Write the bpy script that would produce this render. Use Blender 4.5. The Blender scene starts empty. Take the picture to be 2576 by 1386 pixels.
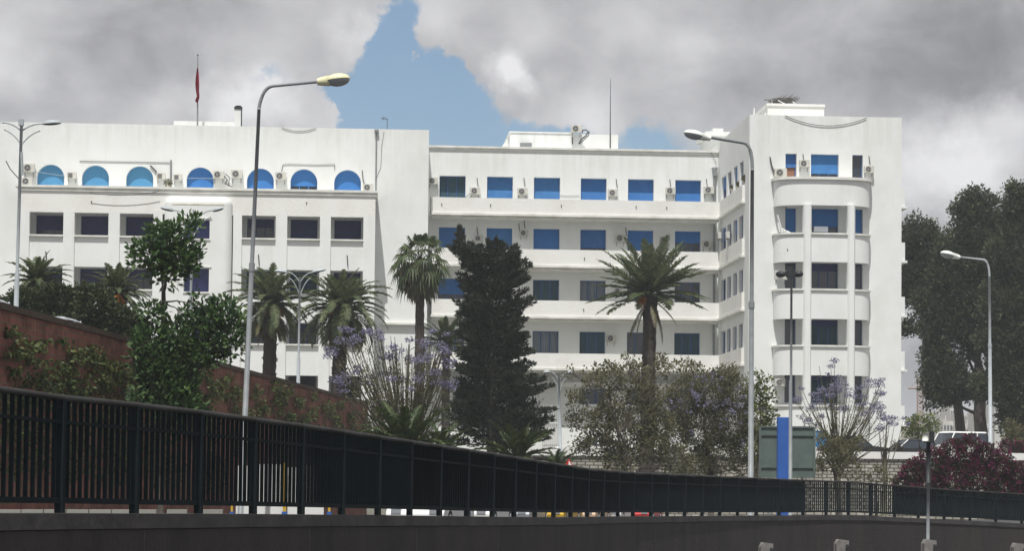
import bpy, math, random
from mathutils import Vector, Matrix
R = math.radians
# ---------------------------------------------------------------- camera
sc = bpy.context.scene
F, CX, CY = 5800.0, 1288.0, 966.0            # focal length and principal point, in pixels of a 2576 wide picture
ROLL, YAW, PITCH = 0.0095, math.atan(385.8/5800), math.atan(237.7/5800)
cam = bpy.data.cameras.new("camera"); camo = bpy.data.objects.new("camera", cam)
sc.collection.objects.link(camo); sc.camera = camo
RM = Matrix.Rotation(-YAW, 3, 'Z') @ Matrix.Rotation(R(90)+PITCH, 3, 'X') @ Matrix.Rotation(ROLL, 3, 'Z')
camo.matrix_world = RM.to_4x4()
cam.sensor_width = 36; cam.lens = 36*F/2576
cam.shift_y = (CY-693)/2576; cam.clip_start = 0.1; cam.clip_end = 6000
def P(px, py, Y):                              # the point at depth Y (metres in front) seen at this place
    d = RM @ Vector(((px-CX)/F, -(py-CY)/F, -1)); return d*(Y/d.y)
def X(px, Y, py=700): return P(px, py, Y).x
def Zh(px, py, Y): return P(px, py, Y).z
def dirp(px, py): return (RM @ Vector(((px-CX)/F, -(py-CY)/F, -1))).normalized()
# ---------------------------------------------------------------- sun, sky, exposure
TOSUN = Vector((-0.108, -0.45, 1.0)).normalized()
sl = bpy.data.lights.new("sun", 'SUN'); sl.energy = 3.8; sl.angle = R(0.5); sl.color = (1, .98, .94)
so = bpy.data.objects.new("sun", sl); sc.collection.objects.link(so)
so.rotation_euler = TOSUN.to_track_quat('Z', 'Y').to_euler(); so.location = (0, 0, 60)
sc.view_settings.view_transform = 'Standard'; sc.view_settings.look = 'None'
sc.view_settings.exposure = 0.25; sc.view_settings.gamma = 1
w = bpy.data.worlds.new("World"); sc.world = w; w.use_nodes = True
nt = w.node_tree; nt.nodes.clear(); N = nt.nodes.new; L = nt.links.new
def math_(op, a, b=None, c=None, clamp=False):
    n = N('ShaderNodeMath'); n.operation = op; n.use_clamp = clamp
    for i, v in enumerate((a, b, c)):
        if v is None: continue
        if isinstance(v, (int, float)): n.inputs[i].default_value = v
        else: L(v, n.inputs[i])
    return n.outputs[0]
sky = N('ShaderNodeTexSky'); sky.sky_type = 'NISHITA'; sky.sun_disc = False
sky.sun_elevation = math.asin(TOSUN.z); sky.sun_rotation = math.atan2(TOSUN.x, TOSUN.y) % (2*math.pi)
tc = N('ShaderNodeTexCoord'); DIR = tc.outputs['Generated']
def noise(scale, detail, stretch=1.0, off=0, rough=.55, dist=0):
    m = N('ShaderNodeMapping'); L(DIR, m.inputs[0]); m.inputs['Scale'].default_value = (1, 1, stretch); m.inputs['Location'].default_value = (off, off*.7, off*.3)
    n = N('ShaderNodeTexNoise'); L(m.outputs[0], n.inputs['Vector']); n.inputs['Scale'].default_value = scale
    n.inputs['Detail'].default_value = detail; n.inputs['Roughness'].default_value = rough; n.inputs['Distortion'].default_value = dist
    return n.outputs[0]
warp = N('ShaderNodeTexNoise'); L(DIR, warp.inputs['Vector']); warp.inputs['Scale'].default_value = 30; warp.inputs['Detail'].default_value = 9; warp.inputs['Roughness'].default_value = .62
wv = N('ShaderNodeVectorMath'); wv.operation = 'SUBTRACT'; L(warp.outputs['Color'], wv.inputs[0]); wv.inputs[1].default_value = (.5, .5, .5)
ws = N('ShaderNodeVectorMath'); ws.operation = 'SCALE'; L(wv.outputs[0], ws.inputs[0]); ws.inputs['Scale'].default_value = .036
wa = N('ShaderNodeVectorMath'); wa.operation = 'ADD'; L(DIR, wa.inputs[0]); L(ws.outputs[0], wa.inputs[1]); WD = wa.outputs[0]
def blobs(lst, src=None):
    acc = None
    for (px, py, r, a) in lst:
        d = N('ShaderNodeVectorMath'); d.operation = 'DISTANCE'; L(src or WD, d.inputs[0]); d.inputs[1].default_value = dirp(px, py)
        mr = N('ShaderNodeMapRange'); mr.interpolation_type = 'SMOOTHSTEP'; L(d.outputs['Value'], mr.inputs[0])
        mr.inputs[1].default_value = r/F; mr.inputs[2].default_value = 0; mr.inputs[3].default_value = 0; mr.inputs[4].default_value = a
        acc = mr.outputs[0] if acc is None else math_('ADD', acc, mr.outputs[0])
    return acc
hole = blobs([(850,275,105,.9),(860,215,90,.8),(1450,372,120,.5),(1640,372,120,.5),(1000,10,95,1),(985,90,110,1),(960,170,125,1),(930,240,130,1),(1040,210,130,1),(1120,240,150,1),(1160,190,110,.8),(1010,300,150,1),(1180,320,140,1),(900,330,110,.8),(800,225,75,.45),(690,215,70,.45),
    (1300,360,120,.9),(1420,375,100,.6),(1560,385,110,.55),(1680,370,110,.55),(1790,350,90,.45),(1090,100,60,.25),(1320,250,60,-.9),(1290,170,70,-1.2),(1345,235,80,-1),(1028,150,34,-1.1),(1205,168,42,-.8),(1100,65,70,-.9),(1190,80,80,-.8),
    (800,285,60,-.75),(870,60,80,-.5),(2330,760,160,.35)])
hn = math_('ADD', hole, math_('MULTIPLY', math_('SUBTRACT', noise(60, 9), .5), .68))
hm = N('ShaderNodeMapRange'); hm.interpolation_type = 'SMOOTHSTEP'; L(hn, hm.inputs[0]); hm.inputs[1].default_value = .22; hm.inputs[2].default_value = .72
blue = hm.outputs[0]
br = blobs([(1290,175,75,.5),(1320,215,60,.3),(640,255,110,.36),(560,262,110,.24),(1500,280,110,.14),(925,50,70,.12),(450,270,120,.10),(700,290,90,.10),(910,60,110,.2),(860,110,90,.14),(30,60,200,.16),(30,140,120,.1),(1100,40,120,.14),(1350,60,150,.12),
    (1750,140,110,.13),(1560,110,160,.10),(1450,290,120,.12),(1330,300,90,.12),(2350,420,190,.40),(2500,350,160,.26),(2560,300,90,.12),(2250,440,160,.18),(2450,470,150,.2),(1400,230,90,.08),(100,280,200,.06),(820,300,90,.08),
    (2100,120,190,-.10),(2300,60,260,-.16),(2450,150,240,-.16),(1900,230,200,-.11),(2250,240,220,-.15),(2450,260,180,-.12),(1650,210,170,-.09),(2500,40,200,-.1),(350,110,240,-.10),(150,200,200,-.06),(700,100,200,-.05),(1800,40,200,-.05),(60,235,160,-.05),
    (2330,560,120,-.12),(2320,700,150,-.1),(2310,900,200,-.08)])
cn = math_('MULTIPLY', math_('SUBTRACT', noise(24, 9, 1.35, 3.1, .56, .3), .5), .62)
cn2 = math_('MULTIPLY', math_('SUBTRACT', noise(9, 3, 1.6, 1.7), .5), .25)
val = math_('ADD', math_('ADD', math_('ADD', .56, br), cn), cn2)
vr = N('ShaderNodeValToRGB'); L(val, vr.inputs[0]); e = vr.color_ramp.elements
e[0].position = 0.0; e[0].color = (.13, .135, .15, 1); e[1].position = 1; e[1].color = (.72, .72, .73, 1)
for p_, c_ in ((.2, (.195, .20, .215, 1)), (.42, (.33, .33, .345, 1)), (.65, (.5, .5, .515, 1))):
    q = e.new(p_); q.color = c_
sk = N('ShaderNodeMix'); sk.data_type = 'RGBA'; sk.blend_type = 'MULTIPLY'; sk.inputs[0].default_value = 1
L(sky.outputs[0], sk.inputs[6]); sk.inputs[7].default_value = (.74, .80, .84, 1)
bgs = N('ShaderNodeBackground'); L(sk.outputs[2], bgs.inputs[0]); bgs.inputs[1].default_value = 0.105
bgc = N('ShaderNodeBackground'); L(vr.outputs[0], bgc.inputs[0]); bgc.inputs[1].default_value = 0.98
mx = N('ShaderNodeMixShader'); L(math_('MULTIPLY', blue, .93), mx.inputs[0]); L(bgc.outputs[0], mx.inputs[1]); L(bgs.outputs[0], mx.inputs[2])
wo = N('ShaderNodeOutputWorld'); L(mx.outputs[0], wo.inputs[0])
random.seed(7)
# ---------------------------------------------------------------- materials
def mat(name, col, rough=.8, col2=None, scale=3., stretch=(1, 1, 1), bump=0, bscale=None, metal=0, spec=.3, lo=.35, hi=.7, detail=5, island=0, trans=0):
    m = bpy.data.materials.new(name); m.use_nodes = True; t = m.node_tree; b = t.nodes['Principled BSDF']
    b.inputs['Roughness'].default_value = rough; b.inputs['Metallic'].default_value = metal; b.inputs['Specular IOR Level'].default_value = spec
    b.inputs['Base Color'].default_value = (*col, 1)
    g = t.nodes.new('ShaderNodeNewGeometry'); src = None
    if col2:
        mp = t.nodes.new('ShaderNodeMapping'); t.links.new(g.outputs['Position'], mp.inputs[0]); mp.inputs['Scale'].default_value = stretch
        n = t.nodes.new('ShaderNodeTexNoise'); n.inputs['Scale'].default_value = scale; n.inputs['Detail'].default_value = detail; n.inputs['Roughness'].default_value = .6
        t.links.new(mp.outputs[0], n.inputs['Vector'])
        r = t.nodes.new('ShaderNodeValToRGB'); r.color_ramp.elements[0].position = lo; r.color_ramp.elements[1].position = hi
        r.color_ramp.elements[0].color = (*col, 1); r.color_ramp.elements[1].color = (*col2, 1)
        t.links.new(n.outputs[0], r.inputs[0]); src = r.outputs[0]
    if island:
        hs = t.nodes.new('ShaderNodeHueSaturation'); mr = t.nodes.new('ShaderNodeMapRange'); t.links.new(g.outputs['Random Per Island'], mr.inputs[0])
        mr.inputs[3].default_value = 1-island; mr.inputs[4].default_value = 1+island; t.links.new(mr.outputs[0], hs.inputs['Value'])
        mr2 = t.nodes.new('ShaderNodeMapRange'); t.links.new(g.outputs['Random Per Island'], mr2.inputs[0]); mr2.inputs[3].default_value = .52; mr2.inputs[4].default_value = .475
        t.links.new(mr2.outputs[0], hs.inputs['Hue'])
        if src: t.links.new(src, hs.inputs['Color'])
        else: hs.inputs['Color'].default_value = (*col, 1)
        src = hs.outputs[0]
    if src: t.links.new(src, b.inputs['Base Color'])
    if trans:
        tr = t.nodes.new('ShaderNodeBsdfTranslucent'); mxs = t.nodes.new('ShaderNodeMixShader'); mxs.inputs[0].default_value = trans
        if src: t.links.new(src, tr.inputs[0])
        else: tr.inputs[0].default_value = (*col, 1)
        o = t.nodes['Material Output']; t.links.new(b.outputs[0], mxs.inputs[1]); t.links.new(tr.outputs[0], mxs.inputs[2]); t.links.new(mxs.outputs[0], o.inputs[0])
    if bump:
        bn = t.nodes.new('ShaderNodeTexNoise'); bn.inputs['Scale'].default_value = bscale or scale*6; bn.inputs['Detail'].default_value = 4
        t.links.new(g.outputs['Position'], bn.inputs['Vector'])
        bp = t.nodes.new('ShaderNodeBump'); bp.inputs['Strength'].default_value = bump; bp.inputs['Distance'].default_value = .05
        t.links.new(bn.outputs[0], bp.inputs['Height']); t.links.new(bp.outputs[0], b.inputs['Normal'])
    return m
def plaster(name, base, dirt, roofz):          # whitewash with rain streaks that run down from the parapets and soft blotches
    m = mat(name, base, .9, dirt, .55, (1, 1, .8), .15, 5, lo=.42, hi=.95)
    t = m.node_tree; b = t.nodes['Principled BSDF']; old = b.inputs['Base Color'].links[0].from_socket
    g = t.nodes.new('ShaderNodeNewGeometry'); mp = t.nodes.new('ShaderNodeMapping'); mp.inputs['Scale'].default_value = (1.7, 1.7, .13)
    t.links.new(g.outputs['Position'], mp.inputs[0]); n = t.nodes.new('ShaderNodeTexNoise'); n.inputs['Scale'].default_value = 1.3; n.inputs['Detail'].default_value = 7; n.inputs['Roughness'].default_value = .65
    t.links.new(mp.outputs[0], n.inputs['Vector'])
    sp = t.nodes.new('ShaderNodeSeparateXYZ'); t.links.new(g.outputs['Position'], sp.inputs[0])
    mr = t.nodes.new('ShaderNodeMapRange'); t.links.new(sp.outputs[2], mr.inputs[0]); mr.inputs[1].default_value = roofz-2.2; mr.inputs[2].default_value = roofz; mr.inputs[3].default_value = 0; mr.inputs[4].default_value = .17
    ad = t.nodes.new('ShaderNodeMath'); ad.operation = 'ADD'; t.links.new(n.outputs[0], ad.inputs[0]); t.links.new(mr.outputs[0], ad.inputs[1])
    r = t.nodes.new('ShaderNodeMapRange'); t.links.new(ad.outputs[0], r.inputs[0]); r.inputs[1].default_value = .56; r.inputs[2].default_value = .82; r.inputs[3].default_value = 0; r.inputs[4].default_value = .26
    mx_ = t.nodes.new('ShaderNodeMix'); mx_.data_type = 'RGBA'; t.links.new(r.outputs[0], mx_.inputs[0]); t.links.new(old, mx_.inputs[6]); mx_.inputs[7].default_value = (dirt[0]*.72, dirt[1]*.7, dirt[2]*.64, 1)
    t.links.new(mx_.outputs[2], b.inputs['Base Color']); return m
M = {}
M['white'] = plaster('white_plaster', (.785, .80, .785), (.67, .68, .65), 24.2)
M['white2'] = plaster('white_plaster_right', (.80, .815, .80), (.70, .71, .68), 22.6)
M['whitet'] = plaster('white_plaster_tower', (.785, .80, .785), (.67, .68, .65), 23.2)
M['cream'] = mat('cream_parapet', (.80, .80, .77), .9, (.70, .69, .64), .8, (1, 1, .5), .3, 6, lo=.4, hi=.9)
M['trim'] = mat('white_trim', (.82, .82, .78), .85, (.6, .6, .55), 1.2, (1, 1, 2))
M['stain'] = mat('stained_ledge', (.75, .72, .60), .9, (.5, .45, .32), 2.2)
M['shut'] = mat('blue_shutter', (.035, .175, .48), .6, (.045, .21, .54), 1.5)
M['shut1'] = mat('blue_shutter_faded', (.045, .19, .46), .65, (.06, .235, .53), 2.5)
M['shut2'] = mat('blue_shutter_dusty', (.032, .155, .43), .7, (.06, .19, .46), 3.5, (1, 1, .4))
M['barkd'] = mat('dark_bark', (.04, .035, .03), .95, (.022, .02, .018), 6)
M['shutl'] = mat('pale_blue_shutter', (.07, .27, .50), .6, (.09, .31, .54), 1.5)
M['navy'] = mat('navy_shutter', (.036, .046, .16), .6, (.05, .062, .19), 2)
M['teal'] = mat('teal_curtain', (.04, .10, .13), .8, (.02, .05, .08), 6, (3, 3, .1))
M['frame'] = mat('blue_window_frame', (.05, .2, .5), .5)
M['framed'] = mat('dull_blue_window_frame', (.035, .10, .26), .5)
M['stemm'] = mat('olive_twigs', (.15, .14, .085), .8, (.08, .075, .05), 3)
M['orange'] = mat('orange_curtain', (.28, .14, .09), .8)
M['curt'] = mat('grey_curtain', (.22, .25, .28), .9, (.1, .12, .16), 5, (4, 4, .1))
def glass(name, c): 
    m = mat(name, c, .08, spec=.7); return m
M['glass'] = glass('window_glass', (.03, .04, .055))
M['ac'] = mat('ac_casing', (.62, .61, .56), .5, (.5, .49, .44), 3)
M['flood'] = mat('weathered_floodlight_casing', (.22, .21, .20), .6, (.14, .13, .12), 8)
M['acd'] = mat('ac_grille', (.10, .10, .10), .6)
M['acm'] = mat('ac_fan_ring', (.38, .38, .36), .5)
M['steel'] = mat('galvanised_steel', (.30, .32, .33), .5, (.2, .21, .21), 4, metal=.3)
M['lampg'] = mat('grey_lamp_pole', (.27, .285, .295), .5, (.20, .215, .225), 3, metal=.05)
M['lampw'] = mat('pale_lamp_paint', (.42, .46, .48), .45, (.34, .37, .39), 3)
M['headc'] = mat('cream_lamp_head', (.72, .70, .45), .4)
M['headw'] = mat('white_lamp_head', (.78, .80, .74), .4)
M['diff'] = mat('lamp_glass', (.30, .32, .34), .15, spec=.6)
M['dark'] = mat('dark_metal', (.03, .032, .035), .5)
M['cable'] = mat('black_cable', (.07, .07, .07), .7)
M['conc'] = mat('dark_concrete', (.052, .044, .041), .9, (.027, .024, .024), .9, (1.2, 1.2, .35), .4, 12, lo=.3, hi=.75)  # base colour darkened to stand in for foreground shade; the streaky blotches are grime
M['cope'] = mat('concrete_coping', (.075, .07, .068), .9, (.04, .036, .036), 1.4, (1, 1, 1), .3, 9)
M['fence'] = mat('shade_darkened_green_paint', (.007, .013, .016), .8, (.010, .017, .019), 2, spec=.1)  # green paint with the foreground shade put into its near-black colour
M['screen'] = mat('dark_green_screen_mesh', (.010, .020, .024), .9, (.016, .026, .029), 5, (1, 1, 3), spec=.1)
M['rail'] = mat('dark_handrail', (.018, .018, .017), .6, (.026, .024, .022), 2)
M['ground'] = mat('dry_ground', (.13, .12, .09), .95, (.09, .09, .06), .3)
M['asph'] = mat('asphalt', (.05, .05, .052), .9, (.07, .07, .07), 2, bump=.2)
M['terr'] = mat('terrace_paving', (.16, .15, .13), .9, (.12, .12, .1), .8)
M['kerb'] = mat('kerb_stone', (.28, .28, .25), .9, (.25, .25, .22), 4)
M['bark'] = mat('grey_bark', (.09, .075, .06), .95, (.045, .04, .034), 6, (1, 1, .4), .6, 20)
M['palmbark'] = mat('palm_bark', (.075, .062, .048), .95, (.03, .026, .022), 7, (1, 1, 2), .8, 16)
def leaf(n, c, isl=.5, tr=.3, c2=None): return mat(n, c, .55, c2, 1.3, island=isl, trans=tr, spec=.35)
M['l_ficus'] = leaf('broad_leaf', (.065, .125, .03), .55, .35, (.045, .095, .035))
M['l_dark'] = leaf('dark_hedge_leaf', (.038, .058, .024), .5, .25, (.055, .076, .03))
M['l_con'] = leaf('conifer_needles', (.036, .048, .032), .6, .2, (.055, .066, .042))
M['l_euc'] = leaf('eucalyptus_leaf', (.042, .060, .026), .6, .4, (.085, .10, .042))
M['l_jac'] = leaf('feathery_leaf', (.18, .18, .085), .5, .5, (.12, .12, .065))
M['l_yel'] = leaf('yellow_green_leaf', (.14, .17, .045), .5, .4, (.08, .11, .03))
M['l_bush'] = leaf('light_bush_leaf', (.13, .17, .04), .4, .35)
M['purple'] = leaf('purple_blossom', (.24, .225, .33), .3, .35)
M['magenta'] = leaf('magenta_bracts', (.20, .018, .075), .3, .3, (.09, .015, .045))
M['l_bou'] = leaf('bougainvillea_leaf', (.03, .035, .014), .5, .2, (.05, .02, .02))
M['frond'] = leaf('palm_leaflet', (.095, .13, .06), .45, .4, (.13, .155, .075))
M['frondg'] = leaf('green_palm_leaflet', (.045, .075, .025), .45, .3, (.075, .10, .035))
M['dead'] = leaf('dead_palm_leaf', (.14, .14, .055), .4, .2, (.07, .05, .03))
M['fruit'] = mat('orange_palm_fruit', (.42, .16, .03), .7)
M['vine'] = leaf('wall_vine_leaf', (.055, .085, .022), .5, .3, (.09, .11, .032))
M['grass'] = leaf('rough_grass', (.09, .1, .035), .5, .2)
M['red'] = mat('red_cloth', (.42, .03, .08), .8); M['redp'] = mat('red_paint', (.5, .03, .03), .35)
M['whitep'] = mat('white_paint', (.78, .78, .76), .4); M['bluep'] = mat('blue_paint', (.035, .12, .42), .5, (.03, .10, .36), 2)
M['bluel'] = mat('bright_blue_panel', (.03, .22, .52), .5); M['yellow'] = mat('yellow_paint', (.6, .38, .03), .5)
M['board'] = mat('grey_green_board', (.115, .15, .135), .6, (.08, .11, .10), 2.5)
M['peach'] = mat('peach_paint', (.7, .5, .34), .5); M['silver'] = mat('silver_paint', (.4, .42, .45), .35, metal=.3)
M['darkp'] = mat('dark_car_paint', (.025, .025, .028), .3); M['tyre'] = mat('tyre_rubber', (.02, .02, .02), .9)
M['cityw'] = mat('far_white_wall', (.62, .61, .58), .9, (.5, .49, .46), .08); M['cityd'] = mat('far_window', (.10, .11, .13), .4)
M['hill'] = mat('hillside', (.13, .13, .09), 1, (.2, .19, .14), .05); M['crane'] = mat('crane_paint', (.33, .25, .22), .6)
def brick(name, c1, c2, mo, sx, sz, off=.5, rot=None, bw=.5, mortar=.02):
    m = bpy.data.materials.new(name); m.use_nodes = True; t = m.node_tree; b = t.nodes['Principled BSDF']; b.inputs['Roughness'].default_value = .95; b.inputs['Specular IOR Level'].default_value = .1
    g = t.nodes.new('ShaderNodeNewGeometry'); s = t.nodes.new('ShaderNodeSeparateXYZ'); t.links.new(g.outputs['Position'], s.inputs[0])
    c = t.nodes.new('ShaderNodeCombineXYZ'); a = t.nodes.new('ShaderNodeMath'); a.operation = 'MULTIPLY_ADD'
    t.links.new(s.outputs[1 if rot else 0], a.inputs[0]); a.inputs[1].default_value = sx; a.inputs[2].default_value = 0
    z = t.nodes.new('ShaderNodeMath'); z.operation = 'MULTIPLY'; t.links.new(s.outputs[2], z.inputs[0]); z.inputs[1].default_value = sz
    t.links.new(a.outputs[0], c.inputs[0]); t.links.new(z.outputs[0], c.inputs[1])
    br_ = t.nodes.new('ShaderNodeTexBrick'); t.links.new(c.outputs[0], br_.inputs[0]); br_.inputs['Scale'].default_value = 1
    br_.inputs['Color1'].default_value = (*c1, 1); br_.inputs['Color2'].default_value = (*c2, 1); br_.inputs['Mortar'].default_value = (*mo, 1)
    br_.inputs['Mortar Size'].default_value = mortar; br_.inputs['Brick Width'].default_value = bw; br_.inputs['Row Height'].default_value = .25; br_.offset = off
    n = t.nodes.new('ShaderNodeTexNoise'); n.inputs['Scale'].default_value = 1.1; n.inputs['Detail'].default_value = 6; t.links.new(g.outputs['Position'], n.inputs['Vector'])
    mr = t.nodes.new('ShaderNodeMapRange'); t.links.new(n.outputs[0], mr.inputs[0]); mr.inputs[1].default_value = .3; mr.inputs[2].default_value = .7; mr.inputs[3].default_value = .65; mr.inputs[4].default_value = 1.25
    hs = t.nodes.new('ShaderNodeHueSaturation'); t.links.new(br_.outputs[0], hs.inputs['Color']); t.links.new(mr.outputs[0], hs.inputs['Value']); t.links.new(hs.outputs[0], b.inputs['Base Color'])
    bp = t.nodes.new('ShaderNodeBump'); bp.inputs['Distance'].default_value = .03; bp.invert = True; t.links.new(br_.outputs['Fac'], bp.inputs['Height']); t.links.new(bp.outputs[0], b.inputs['Normal'])
    return m
M['redbrick'] = brick('red_ribbed_block', (.31, .115, .098), (.19, .075, .066), (.20, .155, .09), .83, 1.4, off=0, rot=True, bw=.25, mortar=.022)
M['stone'] = brick('rough_stone', (.50, .48, .42), (.36, .34, .29), (.12, .11, .09), 1.0, 1.25, bw=.5, mortar=.035)
# ---------------------------------------------------------------- mesh helpers
def tag(o, label=None, cat=None, group=None, kind=None):
    if label: o['label'] = label
    if cat: o['category'] = cat
    if group: o['group'] = group
    if kind: o['kind'] = kind
    return o
def thing(name, label, cat, loc=(0, 0, 0), group=None, rz=0):
    o = bpy.data.objects.new(name, None); sc.collection.objects.link(o); o.location = loc; o.rotation_euler.z = rz; o.empty_display_size = .3
    return tag(o, label, cat, group)
class MB:
    def __init__(s): s.v = []; s.f = []; s.m = []; s.mi = 0
    def quad(s, *p):
        n = len(s.v); s.v.extend([tuple(q) for q in p]); s.f.append(tuple(range(n, n+len(p)))); s.m.append(s.mi)
    def box(s, a, b):
        x0, y0, z0 = a; x1, y1, z1 = b; n = len(s.v)
        s.v += [(x0,y0,z0),(x1,y0,z0),(x1,y1,z0),(x0,y1,z0),(x0,y0,z1),(x1,y0,z1),(x1,y1,z1),(x0,y1,z1)]
        s.f += [(n+i for i in q) for q in ((3,2,1,0),(4,5,6,7),(0,1,5,4),(1,2,6,5),(2,3,7,6),(3,0,4,7))]; s.f[-6:] = [tuple(q) for q in s.f[-6:]]; s.m += [s.mi]*6
    def tube(s, pts, rad, k=6, cap=True):
        pts = [Vector(p) for p in pts]; n0 = len(s.v); rs = rad if isinstance(rad, (list, tuple)) else [rad]*len(pts)
        up = Vector((0, 0, 1)); 
        for i, p in enumerate(pts):
            d = (pts[min(i+1, len(pts)-1)]-pts[max(i-1, 0)])
            if d.length < 1e-9: d = Vector((0, 0, 1))
            d.normalize(); ref = up if abs(d.z) < .9 else Vector((0, 1, 0)); a = d.cross(ref).normalized(); b = d.cross(a)
            for j in range(k):
                t = 2*math.pi*j/k; q = p+(a*math.cos(t)+b*math.sin(t))*rs[i]; s.v.append(tuple(q))
        for i in range(len(pts)-1):
            for j in range(k):
                a0 = n0+i*k+j; a1 = n0+i*k+(j+1) % k; s.f.append((a0, a1, a1+k, a0+k)); s.m.append(s.mi)
        if cap: s.f.append(tuple(n0+j for j in range(k))); s.f.append(tuple(n0+(len(pts)-1)*k+j for j in reversed(range(k)))); s.m += [s.mi]*2
    def prism(s, poly, axis, a, b):            # polygon extruded along an axis (0 x, 1 y, 2 z)
        def mk(u, v, w): return (w, u, v) if axis == 0 else (u, w, v) if axis == 1 else (u, v, w)
        n = len(s.v); k = len(poly); s.v += [mk(u, v, a) for u, v in poly]+[mk(u, v, b) for u, v in poly]
        s.f.append(tuple(n+i for i in range(k))); s.f.append(tuple(n+k+i for i in reversed(range(k)))); s.m += [s.mi]*2
        for i in range(k): j = (i+1) % k; s.f.append((n+i, n+j, n+k+j, n+k+i)); s.m.append(s.mi)
    def build(s, name, mats, parent=None, smooth=False, bevel=0, at=None, local=False):   # vertices in world space, or in the thing's own space when local
        me = bpy.data.meshes.new(name); o = bpy.data.objects.new(name, me); off = Vector((0, 0, 0)); q = parent
        while q: off = off+q.location; q = q.parent
        if at: off = Vector(at)
        if local: off = Vector((0, 0, 0))
        me.from_pydata([(x-off.x, y-off.y, z-off.z) for x, y, z in s.v], [], s.f)
        for m_ in (mats if isinstance(mats, (list, tuple)) else [mats]): me.materials.append(m_)
        if any(s.m): me.polygons.foreach_set('material_index', s.m)
        if smooth: me.shade_smooth()
        me.update(); sc.collection.objects.link(o)
        if parent: o.parent = parent
        elif at: o.location = off
        if bevel:
            bv = o.modifiers.new('bevel', 'BEVEL'); bv.width = bevel; bv.segments = 2; bv.limit_method = 'ANGLE'
        return o
def copy_thing(root, loc, label=None, rz=None, scale=None):
    def cp(o, par):
        c = o.copy(); sc.collection.objects.link(c); c.parent = par
        for ch in o.children: cp(ch, c)
        return c
    c = cp(root, None); c.location = loc
    if label: c['label'] = label
    if rz is not None: c.rotation_euler.z = rz
    if scale: c.scale = (scale, scale, scale)
    return c
# ---------------------------------------------------------------- the ground
def struct(mb, name, m): o = mb.build(name, m); o['kind'] = 'structure'; return o
g = MB(); g.quad((-900,-200,-7),(900,-200,-7),(900,1600,-7),(-900,1600,-7)); struct(g, 'ground', M['ground'])
def zs(Y): return -0.5-0.0135*Y if Y < 110 else -0.5-1.485-(Y-110)*.003     # street behind the fence, falling to the right
# fence line in plan, nearest first: (picture x, wall top y, fence top y) gives depth from its real height of 1.2 m
FT = [(-335,930,1292),(-71,962,1292),(150,993,1292),(337,1012,1293),(499,1031,1293.5),(636,1050,1294),(757,1066,1295),(859,1081,1296),(950,1095,1297),(1030,1107,1298),(1105,1119,1299),(1174,1129,1300),(1238,1139,1301),(1293,1148,1301.5),(1345,1157,1302),(1392,1164,1302.5),(1435,1171,1302),(1477,1178,1301.5),(1516,1182,1301),(1554,1185,1300.5),(1592,1188,1300),(1637,1190,1300)]
K0 = 60.0
def zline(n): return 23.7*(n+12.2)/12.2
FP = []
for i, (px, yt, yw) in enumerate(FT):
    n = i-2; Y = zline(n); x = P(px, yw, Y).x; FP.append((x, Y, P(px, yw, Y).z, P(px, yt, Y).z))
for (px, Y, yw, yt) in ((1678,62.6,1299.5,1192),(1722,64.6,1299.5,1194),(1766,66.6,1299,1196),(1810,68.6,1298.5,1198),(1855,70.5,1298,1200),(1902,72.4,1298,1202),(1960,74.2,1298,1204.5),(2020,76,1297.5,1207),(2078,77.6,1297,1209),(2134,79.2,1297,1211),(2190,80.7,1299,1215.5),(2250,82.2,1302,1220),(2310,83.7,1304.5,1225),(2375,85.2,1308,1230),(2440,86.6,1311,1234),(2505,88,1314.5,1238),(2570,89.4,1318,1241.5),(2640,90.8,1322,1246),(2710,92,1325,1250)):
    p = P(px, yw, Y); FP.append((p.x, Y, p.z, P(px, yt, Y).z))
def offs(i, d):                                # point of the fence line moved sideways by d (positive is away from the camera road)
    a = FP[max(i-1, 0)]; b = FP[min(i+1, len(FP)-1)]; dx, dy = b[0]-a[0], b[1]-a[1]; l = math.hypot(dx, dy)
    return FP[i][0]-dy/l*d, FP[i][1]+dx/l*d
def lerp_(a, b, t): return a+(b-a)*t
# camera road in the underpass, retaining wall with coping
g = MB(); g.quad((-60,-60,-1.6),(60,-60,-1.6),(60,12,-1.6),(-60,12,-1.6)); g.quad((-60,12,-1.6),(60,12,-1.6),(60,140,-5.6),(-60,140,-5.6)); struct(g, 'road', M['asph'])
wl = thing('retaining_wall', 'stained concrete retaining wall, colour darkened as shade, along the whole foreground under the fence', 'wall', (FP[3][0], FP[3][1], -6))
g = MB(); c = MB()
for i in range(len(FP)-1):
    a, b = FP[i], FP[i+1]; a0, a1, b0, b1 = offs(i, -.12), offs(i, .3), offs(i+1, -.12), offs(i+1, .3)
    ta, tb = a[2]-.17, b[2]-.17
    g.quad((*a0, -7.2), (*b0, -7.2), (*b0, tb), (*a0, ta)); g.quad((*b1, -7.2), (*a1, -7.2), (*a1, ta), (*b1, tb)); g.quad((*a0, ta), (*b0, tb), (*b1, tb), (*a1, ta))
    c0, c1, d0, d1 = offs(i, -.145), offs(i, .38), offs(i+1, -.145), offs(i+1, .38); e = .008
    c.quad((*c0, ta+e), (*d0, tb+e), (*d0, b[2]), (*c0, a[2])); c.quad((*c0, a[2]), (*d0, b[2]), (*d1, b[2]), (*c1, a[2])); c.quad((*d1, tb+e), (*c1, ta+e), (*c1, a[2]), (*d1, b[2])); c.quad((*c0, ta+e), (*c1, ta+e), (*d1, tb+e), (*d0, tb+e))
g.build('wall', M['conc'], wl); c.build('coping', M['cope'], wl)
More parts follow.
